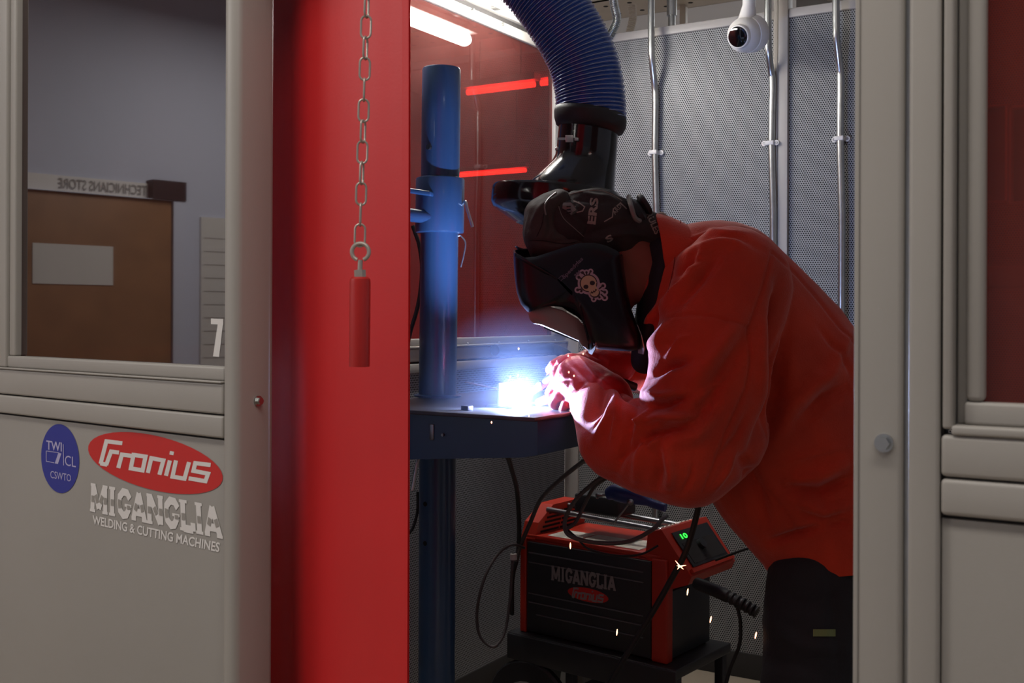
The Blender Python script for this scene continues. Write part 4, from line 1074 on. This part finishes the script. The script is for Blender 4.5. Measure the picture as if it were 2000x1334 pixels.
print_polys(mb, [[(1588 + 5.5 * i, 1229), (1593.5 + 5.5 * i, 1229), (1593.5 + 5.5 * i, 1243), (1588 + 5.5 * i, 1243)] for i in range(8)], lambda x, y: on_bvh(tb2, x, y, .004)); flat(mb, 'reflective_tag', 'tagg', trs)
for (x, d) in ((1592, 2.56), (1655, 2.80)):
    mb = MB(); k = C(x, 1640, d); k.z = 0
    mb.ell(k + Vector((0, 0, .07)), (.055, .055, .10), (-r2, f2, Zv)); mb.ell(k - r2 * .10 + Vector((0, 0, .045)), (.13, .048, .048), (-r2, f2, Zv)); mb.ell(k - r2 * .05 + Vector((0, 0, .012)), (.17, .05, .014), (-r2, f2, Zv))
    me = remeshed(mb, .008, 4); attach(me, 'boot', 'rubber', pe)

# jacket
mb = MB()
chain(mb, [(1352, 505, DT, 66, .12), (1370, 530, DT, 98, .155), (1402, 588, DT, 158, .20), (1478, 728, DT, 203, .195), (1560, 882, DT, 198, .185), (1645, 1025, DT, 168, .19), (1665, 1080, DT, 172, .19)], 9, 28, 18)
chain(mb, [(1430, 560, 2.50, 118, .11), (1402, 690, 2.46, 126, .115), (1372, 830, 2.46, 134, .115), (1340, 880, 2.46, 112, .105)], 8)
chain(mb, [(1340, 880, 2.46, 112, .105), (1275, 872, 2.50, 98, .095), (1212, 858, 2.56, 84, .085), (1176, 808, 2.64, 60, .062), (1160, 785, 2.69, 50, .052)], 8)
chain(mb, [(1370, 560, 2.85, 110, .10), (1310, 690, 2.90, 75, .08), (1250, 722, 2.90, 42, .045), (1195, 712, 2.86, 30, .036)], 8)
me = remeshed(mb, .0058, 10)
hA, hB = C(1490, 1112, DT), C(1660, 1082, DT)
nn = (hB - hA).cross(f2).normalized(); nn = nn if nn.z < 0 else -nn
cut(me, hA, nn)
F = []
def fold(pts, w, a, taper=True): F.append((pts, w, a, taper))
# seams
for s_ in ([(1507, 494), (1490, 560), (1465, 638)], [(1307, 620), (1345, 614), (1388, 616), (1465, 638)], [(1462, 640), (1466, 700), (1456, 760), (1420, 840), (1398, 900), (1375, 957)],
           [(1508, 492), (1560, 540), (1610, 600), (1660, 668)], [(1500, 960), (1535, 1000), (1560, 1050)]):
    fold(s_, 2.6, -.0042, False)
# sleeve creases along the chest side (strongly arc lit bulges)
fold([(1262, 640), (1300, 590)], 9, .016); fold([(1270, 690), (1300, 650), (1310, 625)], 12, .015)
fold([(1268, 735), (1300, 715), (1345, 705)], 8, -.022); fold([(1260, 765), (1290, 775), (1330, 770)], 9, .018)
fold([(1275, 795), (1300, 790), (1340, 775)], 7, -.018); fold([(1258, 825), (1290, 815), (1355, 812)], 9, .020); fold([(1262, 850), (1300, 842), (1340, 835)], 6, -.014)
fold([(1270, 875), (1285, 850)], 6, .012)
# long diagonal drapes on the upper arm
fold([(1300, 590), (1340, 560), (1365, 520), (1385, 490)], 10, .010); fold([(1320, 600), (1370, 545), (1400, 500)], 10, -.010)
fold([(1322, 512), (1360, 490), (1410, 470), (1460, 478)], 9, .010); fold([(1330, 480), (1380, 462), (1440, 462), (1490, 490)], 8, -.007)
fold([(1318, 540), (1350, 520), (1380, 505)], 6, -.009)
fold([(1340, 760), (1390, 700), (1430, 650), (1450, 620)], 16, .010); fold([(1380, 780), (1430, 700), (1470, 640)], 15, -.010)
fold([(1350, 830), (1390, 780), (1400, 740)], 14, -.008); fold([(1300, 870), (1360, 850), (1400, 800)], 16, .010)
# forearm
fold([(1150, 690), (1185, 735), (1225, 775), (1262, 800)], 5, -.014); fold([(1190, 740), (1170, 790), (1140, 830)], 12, -.014); fold([(1205, 760), (1190, 820), (1160, 860)], 11, .012)
fold([(1240, 800), (1225, 860), (1200, 930)], 9, -.011); fold([(1262, 805), (1252, 870), (1240, 950)], 10, .010); fold([(1285, 870), (1290, 920), (1280, 965)], 10, -.010)
fold([(1300, 880), (1310, 925), (1305, 960)], 9, .012); fold([(1210, 900), (1255, 860), (1300, 850)], 8, -.012); fold([(1235, 838), (1258, 822), (1268, 800)], 5, .010)
# back and flank
fold([(1522, 550), (1520, 680), (1522, 770), (1500, 830), (1460, 900)], 15, -.026); fold([(1500, 610), (1490, 700), (1490, 800)], 14, .008)
fold([(1660, 720), (1600, 740), (1550, 790), (1530, 840)], 16, .012); fold([(1668, 750), (1610, 775), (1560, 830)], 12, -.014)
fold([(1665, 640), (1640, 690), (1600, 760)], 12, .008)
fold([(1665, 900), (1600, 930), (1540, 940)], 14, .012); fold([(1660, 930), (1600, 960), (1530, 950)], 11, -.015)
fold([(1665, 985), (1610, 1000), (1550, 975)], 12, .010); fold([(1600, 1030), (1550, 1045), (1500, 1060)], 8, -.014); fold([(1615, 1025), (1660, 1020)], 6, -.008)
fold([(1440, 880), (1480, 960), (1500, 1040)], 15, -.012)
for pts, w, a in (([(1336, 470), (1390, 452), (1450, 455)], 4, .005), ([(1330, 545), (1352, 528), (1372, 498), (1378, 485)], 4, .006), ([(1300, 590), (1330, 560), (1350, 540)], 4, .006),
                  ([(1520, 560), (1516, 640), (1520, 720)], 5, -.008), ([(1300, 700), (1330, 660), (1352, 655)], 4, .005), ([(1350, 790), (1400, 750), (1440, 690)], 6, .006),
                  ([(1270, 842), (1310, 822), (1362, 812)], 4, .008), ([(1232, 862), (1256, 836), (1264, 815)], 4, .008), ([(1196, 862), (1208, 820), (1205, 780)], 5, .007),
                  ([(1160, 838), (1185, 800), (1190, 770)], 4, -.006), ([(1400, 900), (1440, 850), (1462, 800)], 6, -.005), ([(1560, 830), (1610, 780), (1662, 752)], 5, .006),
                  ([(1530, 905), (1590, 885), (1655, 870)], 6, .006), ([(1560, 1000), (1610, 1015), (1660, 1000)], 5, -.006), ([(1600, 640), (1640, 690), (1662, 740)], 6, -.006),
                  ([(1390, 960), (1420, 920), (1440, 880)], 5, .006), ([(1330, 968), (1350, 930), (1352, 900)], 5, -.005)):
    fold(pts, w, a)
F = [(f[0], f[1], f[2] * (1.0 if not f[3] else 1.5), f[3]) for f in F]
displace(me, F, .0045, 7.5)
jbv = bvh_of(me)
jacket = attach(me, 'jacket', 'jacket', pe)
def seam(pts, par, bvh, r=.0011, m='seam', name='seam_stitching'):
    P = smoothpath([Vector((x, y, 0)) for x, y in pts], 10)
    mb = MB(); mb.tube([on_bvh(bvh, p.x, p.y, .0004) for p in P], r, 5); return mb.build(name, m, par)
# raised collar, open toward the head
mb = MB(); rows = []
cpts = [((1297, 418), DT, 0), ((1292, 470), DT, 0)]
def ringc(px, py, d, rx_, rz_, tl, n=36):
    c = C(px, py, d); k = d / FPX; a = (-RT * math.sin(tl) + UP * math.cos(tl)); b = FW
    return [c + a * (rx_ * k * math.cos(t)) + b * (rz_ * math.sin(t)) for t in [2 * math.pi * i / n for i in range(n)]]
mb.loft([ringc(1286, 512, DT, 96, .112, .10), ringc(1298, 514, DT, 98, .118, .10), ringc(1322, 524, DT, 100, .130, .12), ringc(1350, 536, DT, 100, .145, .14)], False)
mb.loft([ringc(1288, 512, DT, 91, .106, .10), ringc(1322, 520, DT, 97, .122, .12)], False)
mb.loft([ringc(1286, 512, DT, 96, .112, .10), ringc(1284, 512, DT, 94, .109, .10), ringc(1288, 512, DT, 91, .106, .10)], False)
mb.build('collar', 'jacket', jacket, True, 1.2)
seam([(1330, 430), (1322, 470), (1316, 520), (1305, 570)], jacket, jbv)
# dark shirt line in the collar and throat cloth
mb = MB(); mb.loft([ringc(1268, 530, DT, 74, .078, .12), ringc(1285, 530, DT, 84, .098, .12), ringc(1320, 535, DT, 88, .11, .12)], False)
mb.build('shirt_collar', 'shirt', pe, True, 1.2)
mb = MB(); chain(mb, [(1288, 480, DT, 14, .10), (1284, 510, DT, 20, .112), (1278, 555, DT, 24, .118), (1268, 605, DT, 24, .112), (1258, 655, DT, 22, .09), (1258, 705, DT, 26, .06)], 6); attach(remeshed(mb, .006, 6), 'shirt', 'shirt', pe)
mb = MB(); chain(mb, [(1282, 434, DT - .02, 13), (1292, 425, DT - .02, 12), (1298, 440, DT - .03, 12)], 3, 12, 8); attach(remeshed(mb, .004, 3), 'collar_lining', 'whitecloth', pe)

# gloves with separate fingers
def glove(name, palm, fingers, cuff):
    mb = MB(); chain(mb, palm, 5, 16, 10)
    for f_ in fingers: chain(mb, f_, 5, 12, 8)
    chain(mb, cuff, 6, 20, 12)
    return remeshed(mb, .0032, 4)
me = glove('glove', [(1100, 735, 2.750, 27, .030), (1118, 758, 2.740, 32, .032), (1135, 770, 2.730, 34, .036)],
    [[(1095, 715, 2.770, 13), (1084, 722, 2.790, 12.5), (1076, 742, 2.800, 11.5), (1082, 760, 2.800, 10)],
     [(1100, 750, 2.740, 13), (1084, 752, 2.760, 12), (1074, 768, 2.770, 11), (1083, 782, 2.780, 10)],
     [(1105, 768, 2.730, 13), (1090, 774, 2.740, 12), (1081, 788, 2.750, 11), (1092, 798, 2.760, 10)],
     [(1118, 782, 2.720, 12), (1106, 790, 2.720, 11), (1100, 800, 2.730, 9.5)],
     [(1118, 738, 2.780, 12), (1096, 762, 2.840, 11), (1070, 780, 2.850, 10), (1052, 786, 2.860, 9)]],
    [(1128, 738, 2.730, 44, .045), (1150, 756, 2.710, 50, .052), (1178, 784, 2.680, 60, .062)])
displace(me, [([(1125, 690), (1160, 735), (1200, 760)], 6, .006), ([(1110, 705), (1150, 745), (1185, 790)], 5, -.006), ([(1120, 765), (1150, 740)], 4, -.004), ([(1090, 745), (1115, 742)], 3, -.004), ([(1092, 765), (1120, 760)], 3, -.004), ([(1130, 800), (1150, 760), (1180, 730)], 6, -.007)], .0015, 30)
gl = attach(me, 'glove', 'glove', pe)
me = glove('glove', [(1130, 712, 2.80, 22, .028), (1152, 706, 2.80, 26, .032)],
    [[(1120, 704, 2.78, 11), (1098, 704, 2.78, 11), (1082, 712, 2.78, 10), (1074, 722, 2.79, 9)],
     [(1122, 714, 2.80, 11), (1100, 718, 2.81, 10), (1088, 730, 2.81, 9)],
     [(1126, 724, 2.82, 11), (1106, 732, 2.83, 10), (1096, 742, 2.83, 9)],
     [(1132, 732, 2.84, 10), (1114, 742, 2.84, 9)],
     [(1140, 702, 2.77, 12), (1112, 700, 2.75, 11), (1094, 708, 2.75, 9)]],
    [(1158, 706, 2.81, 26, .034), (1178, 706, 2.82, 32, .042), (1205, 712, 2.84, 38, .048)])
displace(me, [([(1130, 700), (1165, 715), (1200, 720)], 5, .005), ([(1150, 690), (1185, 705)], 4, -.005)], .0015, 30)
attach(me, 'glove', 'glove', pe)

# hood / cap cloth over the skull
mb = MB()
chain(mb, [(1112, 446, DT, 66, .085), (1160, 440, DT, 73, .092), (1205, 452, DT, 66, .090)], 6)
chain(mb, [(1205, 450, DT, 58, .085), (1245, 448, DT, 42, .078), (1276, 455, DT, 36, .070)], 5)
chain(mb, [(1160, 470, DT, 60, .088), (1215, 462, DT, 44, .08)], 4)
me = remeshed(mb, .0045, 8)
displace(me, [([(1085, 375), (1130, 378), (1190, 385), (1225, 400)], 4, .006), ([(1090, 385), (1140, 392), (1190, 395)], 4, -.004), ([(1120, 420), (1150, 440), (1140, 470)], 5, -.005), ([(1150, 455), (1200, 440), (1240, 430)], 6, -.006), ([(1170, 470), (1220, 455), (1270, 462)], 5, .006), ([(1100, 400), (1130, 440)], 5, .004)], .003, 22)
cbv = bvh_of(me); cap = attach(me, 'head_cloth', 'cap', pe)
# fabric flap of the helmet hanging over the forehead
mb = MB()
chain(mb, [(1092, 398, DT, 30, .060), (1062, 420, DT, 38, .080), (1060, 455, DT, 40, .088), (1072, 480, DT, 42, .088), (1110, 486, DT, 40, .085), (1150, 490, DT, 30, .08)], 6)
me = remeshed(mb, .0045, 8)
displace(me, [([(1100, 378), (1060, 400), (1035, 440)], 6, .005), ([(1068, 400), (1075, 440), (1065, 470)], 5, -.005), ([(1040, 470), (1080, 475), (1130, 462)], 5, -.005)], .003, 20)
fbv = bvh_of(me); fcv = attach(me, 'forehead_cover', 'capcloth', pe)
def hem_or_highlight(pts, par, bvh, r, m):
    P = smoothpath([Vector((x, y, 0)) for x, y in pts], 8)
    mb = MB(); mb.tube([on_bvh(bvh, p.x, p.y, .0006) for p in P], r, 6); return mb.build('hem_or_highlight', m, par)
hem_or_highlight([(1086, 376), (1072, 388), (1064, 402), (1066, 420)], fcv, fbv, .0022, 'band')
hem_or_highlight([(1062, 418), (1058, 440), (1048, 462)], fcv, fbv, .0009, 'seamdark')
hem_or_highlight([(1028, 470), (1060, 470), (1100, 476), (1128, 472)], fcv, fbv, .0009, 'seamdark')
hem_or_highlight([(1112, 380), (1135, 374), (1170, 372), (1195, 380), (1215, 392)], cap, cbv, .0011, 'ink')  # grey line along the cloth fold, a highlight put into the colour
hem_or_highlight([(1090, 400), (1100, 425), (1122, 446), (1140, 462)], cap, cbv, .0010, 'band')
# printing on the cloth
mb = MB(); cf = lambda x, y: on_bvh(cbv, x, y, .0012)
def ctext(mb, txt, cx, cy, L, H, ang, bvh, bold=.02, lift=.0012):
    ca, sa = math.cos(ang), math.sin(ang)
    def f(u, v):
        a = (u - .5) * L; b = (v - .5) * H
        return on_bvh(bvh, cx + a * ca + b * sa, cy + a * sa - b * ca, lift)
    print_text(mb, txt, f, bold)
ctext(mb, 'ERS', 1158, 412, 52, 17, -1.45, cbv, .04); ctext(mb, 'S', 1190, 466, 14, 13, -.5, cbv, .04); ctext(mb, 'RULES', 1276, 436, 44, 13, 1.15, cbv, .03)
ctext(mb, 'ARDI', 1206, 408, 24, 8, -.9, cbv, .01)
print_polys(mb, strokes([[(1180, 433), (1196, 424), (1198, 408), (1212, 396), (1224, 408)], [(1120, 392), (1134, 398), (1142, 404), (1138, 412), (1126, 415)], [(1122, 405), (1131, 394)]], 2.2), cf)
flat(mb, 'cloth_print', 'ink', cap)
# head harness: strap, buckle, ratchet knob
mb = MB(); mb.tube([cf(1100, 402) - FW * .003, cf(1112, 404) - FW * .003, cf(1122, 416) - FW * .002], [.008, .012, .010], 6)
hb = mb.build('harness_buckle', 'band', pe)
mb = MB()
for i in range(3):
    a = cf(1106, 405 + i * 6); b = cf(1114, 404 + i * 6); mb.cyl(a - FW * .014, b - FW * .014, .0016, 6)
mb.build('buckle_slots', 'hole', hb)['kind'] = 'stuff'
mb = MB(); mb.tube(smoothpath([C(1228, 384, DT - .02), C(1232, 400, DT - .09), C(1240, 425, DT - .10), C(1250, 432, DT - .09)], 6), .006, 8); mb.build('harness_band', 'band', pe)
kc = C(1247, 412, DT - .055); ka = (C(1262, 395, DT - .05) - C(1236, 412, DT - .05)).normalized()
mb = MB(); mb.lathe(C(1238, 416, DT - .05), ka, [(0, .036), (.012, .036), (.020, .026), (.022, .020)], 24); mb.build('ratchet_housing', 'mblack', pe)
mb = MB(); mb.lathe(C(1252, 404, DT - .05), ka, [(0, .020), (.006, .027), (.014, .028), (.017, .024)], 20); mb.build('ratchet_knob', 'rubber', pe)

# helmet shell
HD, HW = 2.64, .118
out = [(1003, 494), (1003, 512), (1005, 545), (1009, 575), (1017, 598), (1030, 613), (1046, 607), (1070, 600), (1098, 606), (1126, 622), (1146, 642), (1150, 664), (1154, 690), (1161, 680), (1172, 686),
       (1200, 688), (1230, 690), (1250, 686), (1250, 662), (1240, 632), (1231, 602), (1224, 565), (1219, 525), (1216, 498)]
topl = [(1205, 490), (1185, 480), (1160, 474), (1130, 475), (1100, 484), (1070, 494), (1045, 502), (1022, 504), (1009, 501)]
def dens(P, n):
    o_ = []
    for i in range(len(P)):
        a = P[i]; b = P[(i + 1) % len(P)]
        for k in range(n): o_.append((a[0] + (b[0] - a[0]) * k / n, a[1] + (b[1] - a[1]) * k / n))
    return o_
allp = out + topl; NO = 3
dn2 = dens(allp, NO); ntop0 = (len(out) - 1) * NO; N = len(dn2)
cxh, cyh = 1118, 560
half = [(0.0, 0.0), (-.30, .2), (-.55, 1.2), (-.76, 4.0), (-.88, 9.0), (-.95, 16.0), (-.985, 25.0)]
rings_ = []
for w, dl in half[::-1]: rings_.append((w, dl))
near = rings_; far = [(-w, dl) for w, dl in half[1:]]
seq = [('f', -1.03, .25), ('f', -1.02, .55), ('f', -1.0, .80)] + [('d', w, dl) for w, dl in near] + [('d', w, dl) for w, dl in far] + [('f', 1.0, .80), ('f', 1.02, .55), ('f', 1.03, .25)]
mb = MB(); V_ = []
for (kd, w, t) in seq:
    for i, (x, y) in enumerate(dn2):
        istop = i > ntop0
        L = math.hypot(x - cxh, y - cyh)
        base = 25.0 if not istop else 16.0
        if kd == 'd':
            dl = t if not istop else max(0.0, t - 9.0)
            k_ = 1 - min(.9, dl / L)
        else: k_ = (1 - base / L) * t
        V_.append(C(cxh + (x - cxh) * k_, cyh + (y - cyh) * k_ - ((10 if istop else 5) * (w + 1)), HD + w * HW))
Fc = []
K = len(seq)
o0 = 3 + 2; o1 = K - 1 - 5
for r_ in range(K - 1):
    for i in range(N):
        j = (i + 1) % N
        if i >= ntop0 and o0 <= r_ < o1: continue
        Fc.append((r_ * N + i, r_ * N + j, (r_ + 1) * N + j, (r_ + 1) * N + i))
Fc.append(tuple(range(N))); Fc.append(tuple((K - 1) * N + i for i in range(N)))
me = bpy.data.meshes.new('h'); me.from_pydata([tuple(v) for v in V_], [], Fc); me.update()
bm = bmesh.new(); bm.from_mesh(me); bmesh.ops.recalc_face_normals(bm, faces=bm.faces[:]); bm.to_mesh(me); bm.free()
ob = bpy.data.objects.new('tmp', me); COL.objects.link(ob)
md = ob.modifiers.new('s', 'SMOOTH'); md.iterations = 2; md.factor = .4
md = ob.modifiers.new('so', 'SOLIDIFY'); md.thickness = .004; md.offset = -1
bpy.context.view_layer.update()
hm = bpy.data.meshes.new_from_object(ob.evaluated_get(bpy.context.evaluated_depsgraph_get())); bpy.data.objects.remove(ob)
displace(hm, [([(1048, 608), (1080, 590), (1120, 588), (1148, 600), (1160, 640), (1162, 680)], 9, .006), ([(1060, 612), (1100, 612), (1138, 630)], 12, -.010), ([(1200, 500), (1222, 600), (1248, 660)], 8, .003)])
hbv = bvh_of(hm)
helmet = attach(hm, 'helmet', 'helmet', pe, .9)
# front plate (visor surround) along the underside
mb = MB()
pp = [(1032, 612), (1046, 603), (1070, 598), (1100, 606), (1128, 622), (1146, 642), (1149, 684), (1143, 680), (1134, 668), (1088, 648), (1054, 634), (1042, 632), (1034, 624)]
a_ = [C(x, y, HD - .094) for x, y in pp]; b_ = [C(x, y, HD + .094) for x, y in pp]
cen = lambda L_: sum(L_, Vector()) / len(L_)
ca_, cb_ = cen(a_), cen(b_)
mb.loft([[ca_ + (p - ca_) * .9 - FW * .003 for p in a_], a_, b_, [cb_ + (p - cb_) * .9 for p in b_]]); mb.build('front_plate', 'lens', helmet, True, .7)
mb = MB(); mb.prism([C(1062, 641, HD - .055), C(1128, 668, HD - .055), C(1131, 663, HD - .055), C(1064, 636, HD - .055)], FW * .11); mb.build('viewing_lens', 'mirrored', helmet)
mb = MB(); nd = HD - HW - .002
mb.prism([C(1150, 690, nd + .05), C(1146, 679, nd + .05), C(1149, 664, nd + .05), C(1156, 650, nd + .04), C(1167, 640, nd + .006), C(1164, 662, nd + .004), C(1162, 682, nd + .006), C(1156, 693, nd + .03)], RT * .002 + FW * .002); mb.build('chin_edge_glint', 'lens', helmet)  # pale crescent added for the arc-lit rim of the chin
mb = MB(); mb.prism([C(1242, 636, nd + .09), C(1244, 634, nd + .05), C(1252, 655, nd + .03), C(1258, 682, nd + .03), C(1256, 692, nd + .04), C(1246, 690, nd + .09)], RT * .002); mb.build('chin_flange', 'lens', helmet)  # pale grey stands for arc light on the flange's inner side
hf = lambda x, y: on_bvh(hbv, x, y, .0012)
# dim lettering and the skull sticker
mb = MB(); ctext(mb, 'Speedglas', 1119, 524, 54, 10, -.80, hbv, .02); ctext(mb, '3M', 1128, 535, 14, 7, -.80, hbv, .03)
print_polys(mb, strokes([[(1091, 544), (1095, 549), (1101, 543), (1097, 538), (1091, 544)]], 1.2), hf); flat(mb, 'helmet_print', 'dimprint', helmet)
SK = lambda x, y: (1080 + x / 14.82, 520 + y / 14.82)
def skp(polys, lift):
    m_ = MB(); print_polys(m_, polys, lambda x, y: on_bvh(hbv, SK(x, y)[0], SK(x, y)[1], lift)); return m_
drops = [(750, 320, 860, 380), (855, 185, 930, 260), (970, 175, 980, 260), (1090, 150, 1040, 250), (715, 685, 830, 660), (820, 720, 850, 680), (1445, 565, 1330, 660), (1500, 750, 1380, 700), (1500, 915, 1380, 800), (1345, 900, 1320, 830), (1180, 960, 1190, 880)]
lav = ellipse2(1035, 500, 320, 320) + ellipse2(1215, 780, 195, 190); drk = ellipse2(1030, 495, 255, 255) + ellipse2(1215, 780, 150, 135)
for (x, y, x2, y2) in drops:
    r_ = 58 if abs(x - x2) > 60 else 45
    lav += ellipse2(x, y, r_ + 35, r_ + 35, 0, 20); lav += strokes([[(x, y), (x2, y2)]], 120)
    drk += ellipse2(x, y, r_ * .75, r_ * .75, 0, 16); drk += strokes([[(x, y), (x2, y2)]], 40)
lav += [[(1130, 200), (1230, 260), (1400, 540), (1300, 640), (1100, 300)]]
cream = ellipse2(1030, 495, 225, 225) + ellipse2(1200, 750, 130, 125) + strokes([[(1060, 560), (1180, 730)]], 230) + [[(880, 640), (1110, 760), (1300, 690), (1240, 560)]]
m_ = skp(lav, .0010); stk = flat(m_, 'skull_sticker', 'stickerlav', helmet); stk['label'] = 'pale skull and splatter sticker'
# print layers stay level with the part, as further layers of the sticker print
for nm, pl_, mt, lf in (('sticker_splatter', drk, 'stickerdark', .0014), ('sticker_skull', cream, 'bone', .0018),
                        ('sticker_face', ellipse2(955, 595, 72, 62) + ellipse2(1140, 485, 75, 66) + strokes([[(1095, 790), (1120, 740), (1150, 775), (1180, 715), (1210, 745), (1240, 670), (1270, 700)]], 26), 'stickerdark', .0022)):
    flat(skp(pl_, lf), nm, mt, helmet)

# ------------------------------------------------------------------ sparks
SPK = [(1013, 681, 2.8), (1110, 695, 2.72), (1139, 691, 2.7), (1111, 727, 2.65), (1121, 734, 2.64), (1055, 749, 2.7), (1012, 733, 2.78), (1029, 739, 2.77), (997, 736, 2.8), (997, 748, 2.8), (960, 825, 2.5),
       (1086, 740, 2.66), (1035, 768, 2.72), (985, 768, 2.76), (1114, 802, 2.6), (1033, 812, 2.55)]
sp0 = None
places = 'before the dark tube on the left wall rail|just above the glove at the end of the dark hose|touching the chin of the helmet|on the back of the near glove, upper left of two|on the back of the near glove, lower right of two|over the middle of the torch nozzle|floating highest above the workpiece|at the top right corner of the workpiece|on the top edge of the workpiece plate|on the face of the workpiece below its top edge|before the blue bracket under the table edge|by the fingertips at the torch|beside the tip of the torch|at the left edge of the workpiece|under the near glove at the table|at the front edge of the table'.split('|')
for i, (x, y, d) in enumerate(SPK):
    p = C(x, y, d); r = (.0028 if i < 11 else .002)
    if sp0 is None:
        mb = MB(); mb.ell((0, 0, 0), (.0015, .0015, .0026), None, 10, 8); sp0 = mb.build('spark', 'spark', None, True, 3.0, (0, 0, 0)); o = sp0
    else: o = copy_tree(sp0)
    o.location = p; o['_base'] = list(p); tag(o, 'tiny glowing spark ' + places[i], 'spark', 'sparks around the arc')
sp1 = None
for i, (x, y, d, a, lab) in enumerate(((1114, 1066, 2.9, 0, 'long glowing spark over the upper left of the machine panel'), (1343, 1156, 2.7, -.15, 'long glowing spark before the right frame of the machine'), (1388, 1210, 2.7, -.2, 'long glowing spark right of the machine'),
                            (1476, 1241, 2.6, -.2, 'long glowing spark beside the dark trouser leg'), (1205, 1235, 2.8, -.1, 'long glowing spark before the lower machine panel'))):
    if sp1 is None: mb = MB(); mb.ell((0, 0, 0), (.0018, .0018, .0088), None, 10, 8); sp1 = mb.build('spark', 'spark', None, True, 3.0, (0, 0, 0)); o = sp1
    else: o = copy_tree(sp1)
    o.location = C(x, y, d); o.rotation_euler = (0, -a, 0); tag(o, lab, 'spark', 'falling sparks')
c_ = C(1328, 1106, 2.75); mb = MB()
for (x, y) in ((1319, 1095), (1340, 1104), (1323, 1112), (1335, 1112), (1322, 1105)):
    mb.tube([c_, c_.lerp(C(x, y, 2.75), .6), C(x, y, 2.75)], [.0016, .0011, .0004], 6)
o = mb.build('bursting_spark', 'spark'); tag(o, 'star shaped bursting spark on the thick cable before the machine', 'spark')

for o in list(bpy.data.objects):
    if '_base' in o: del o['_base']
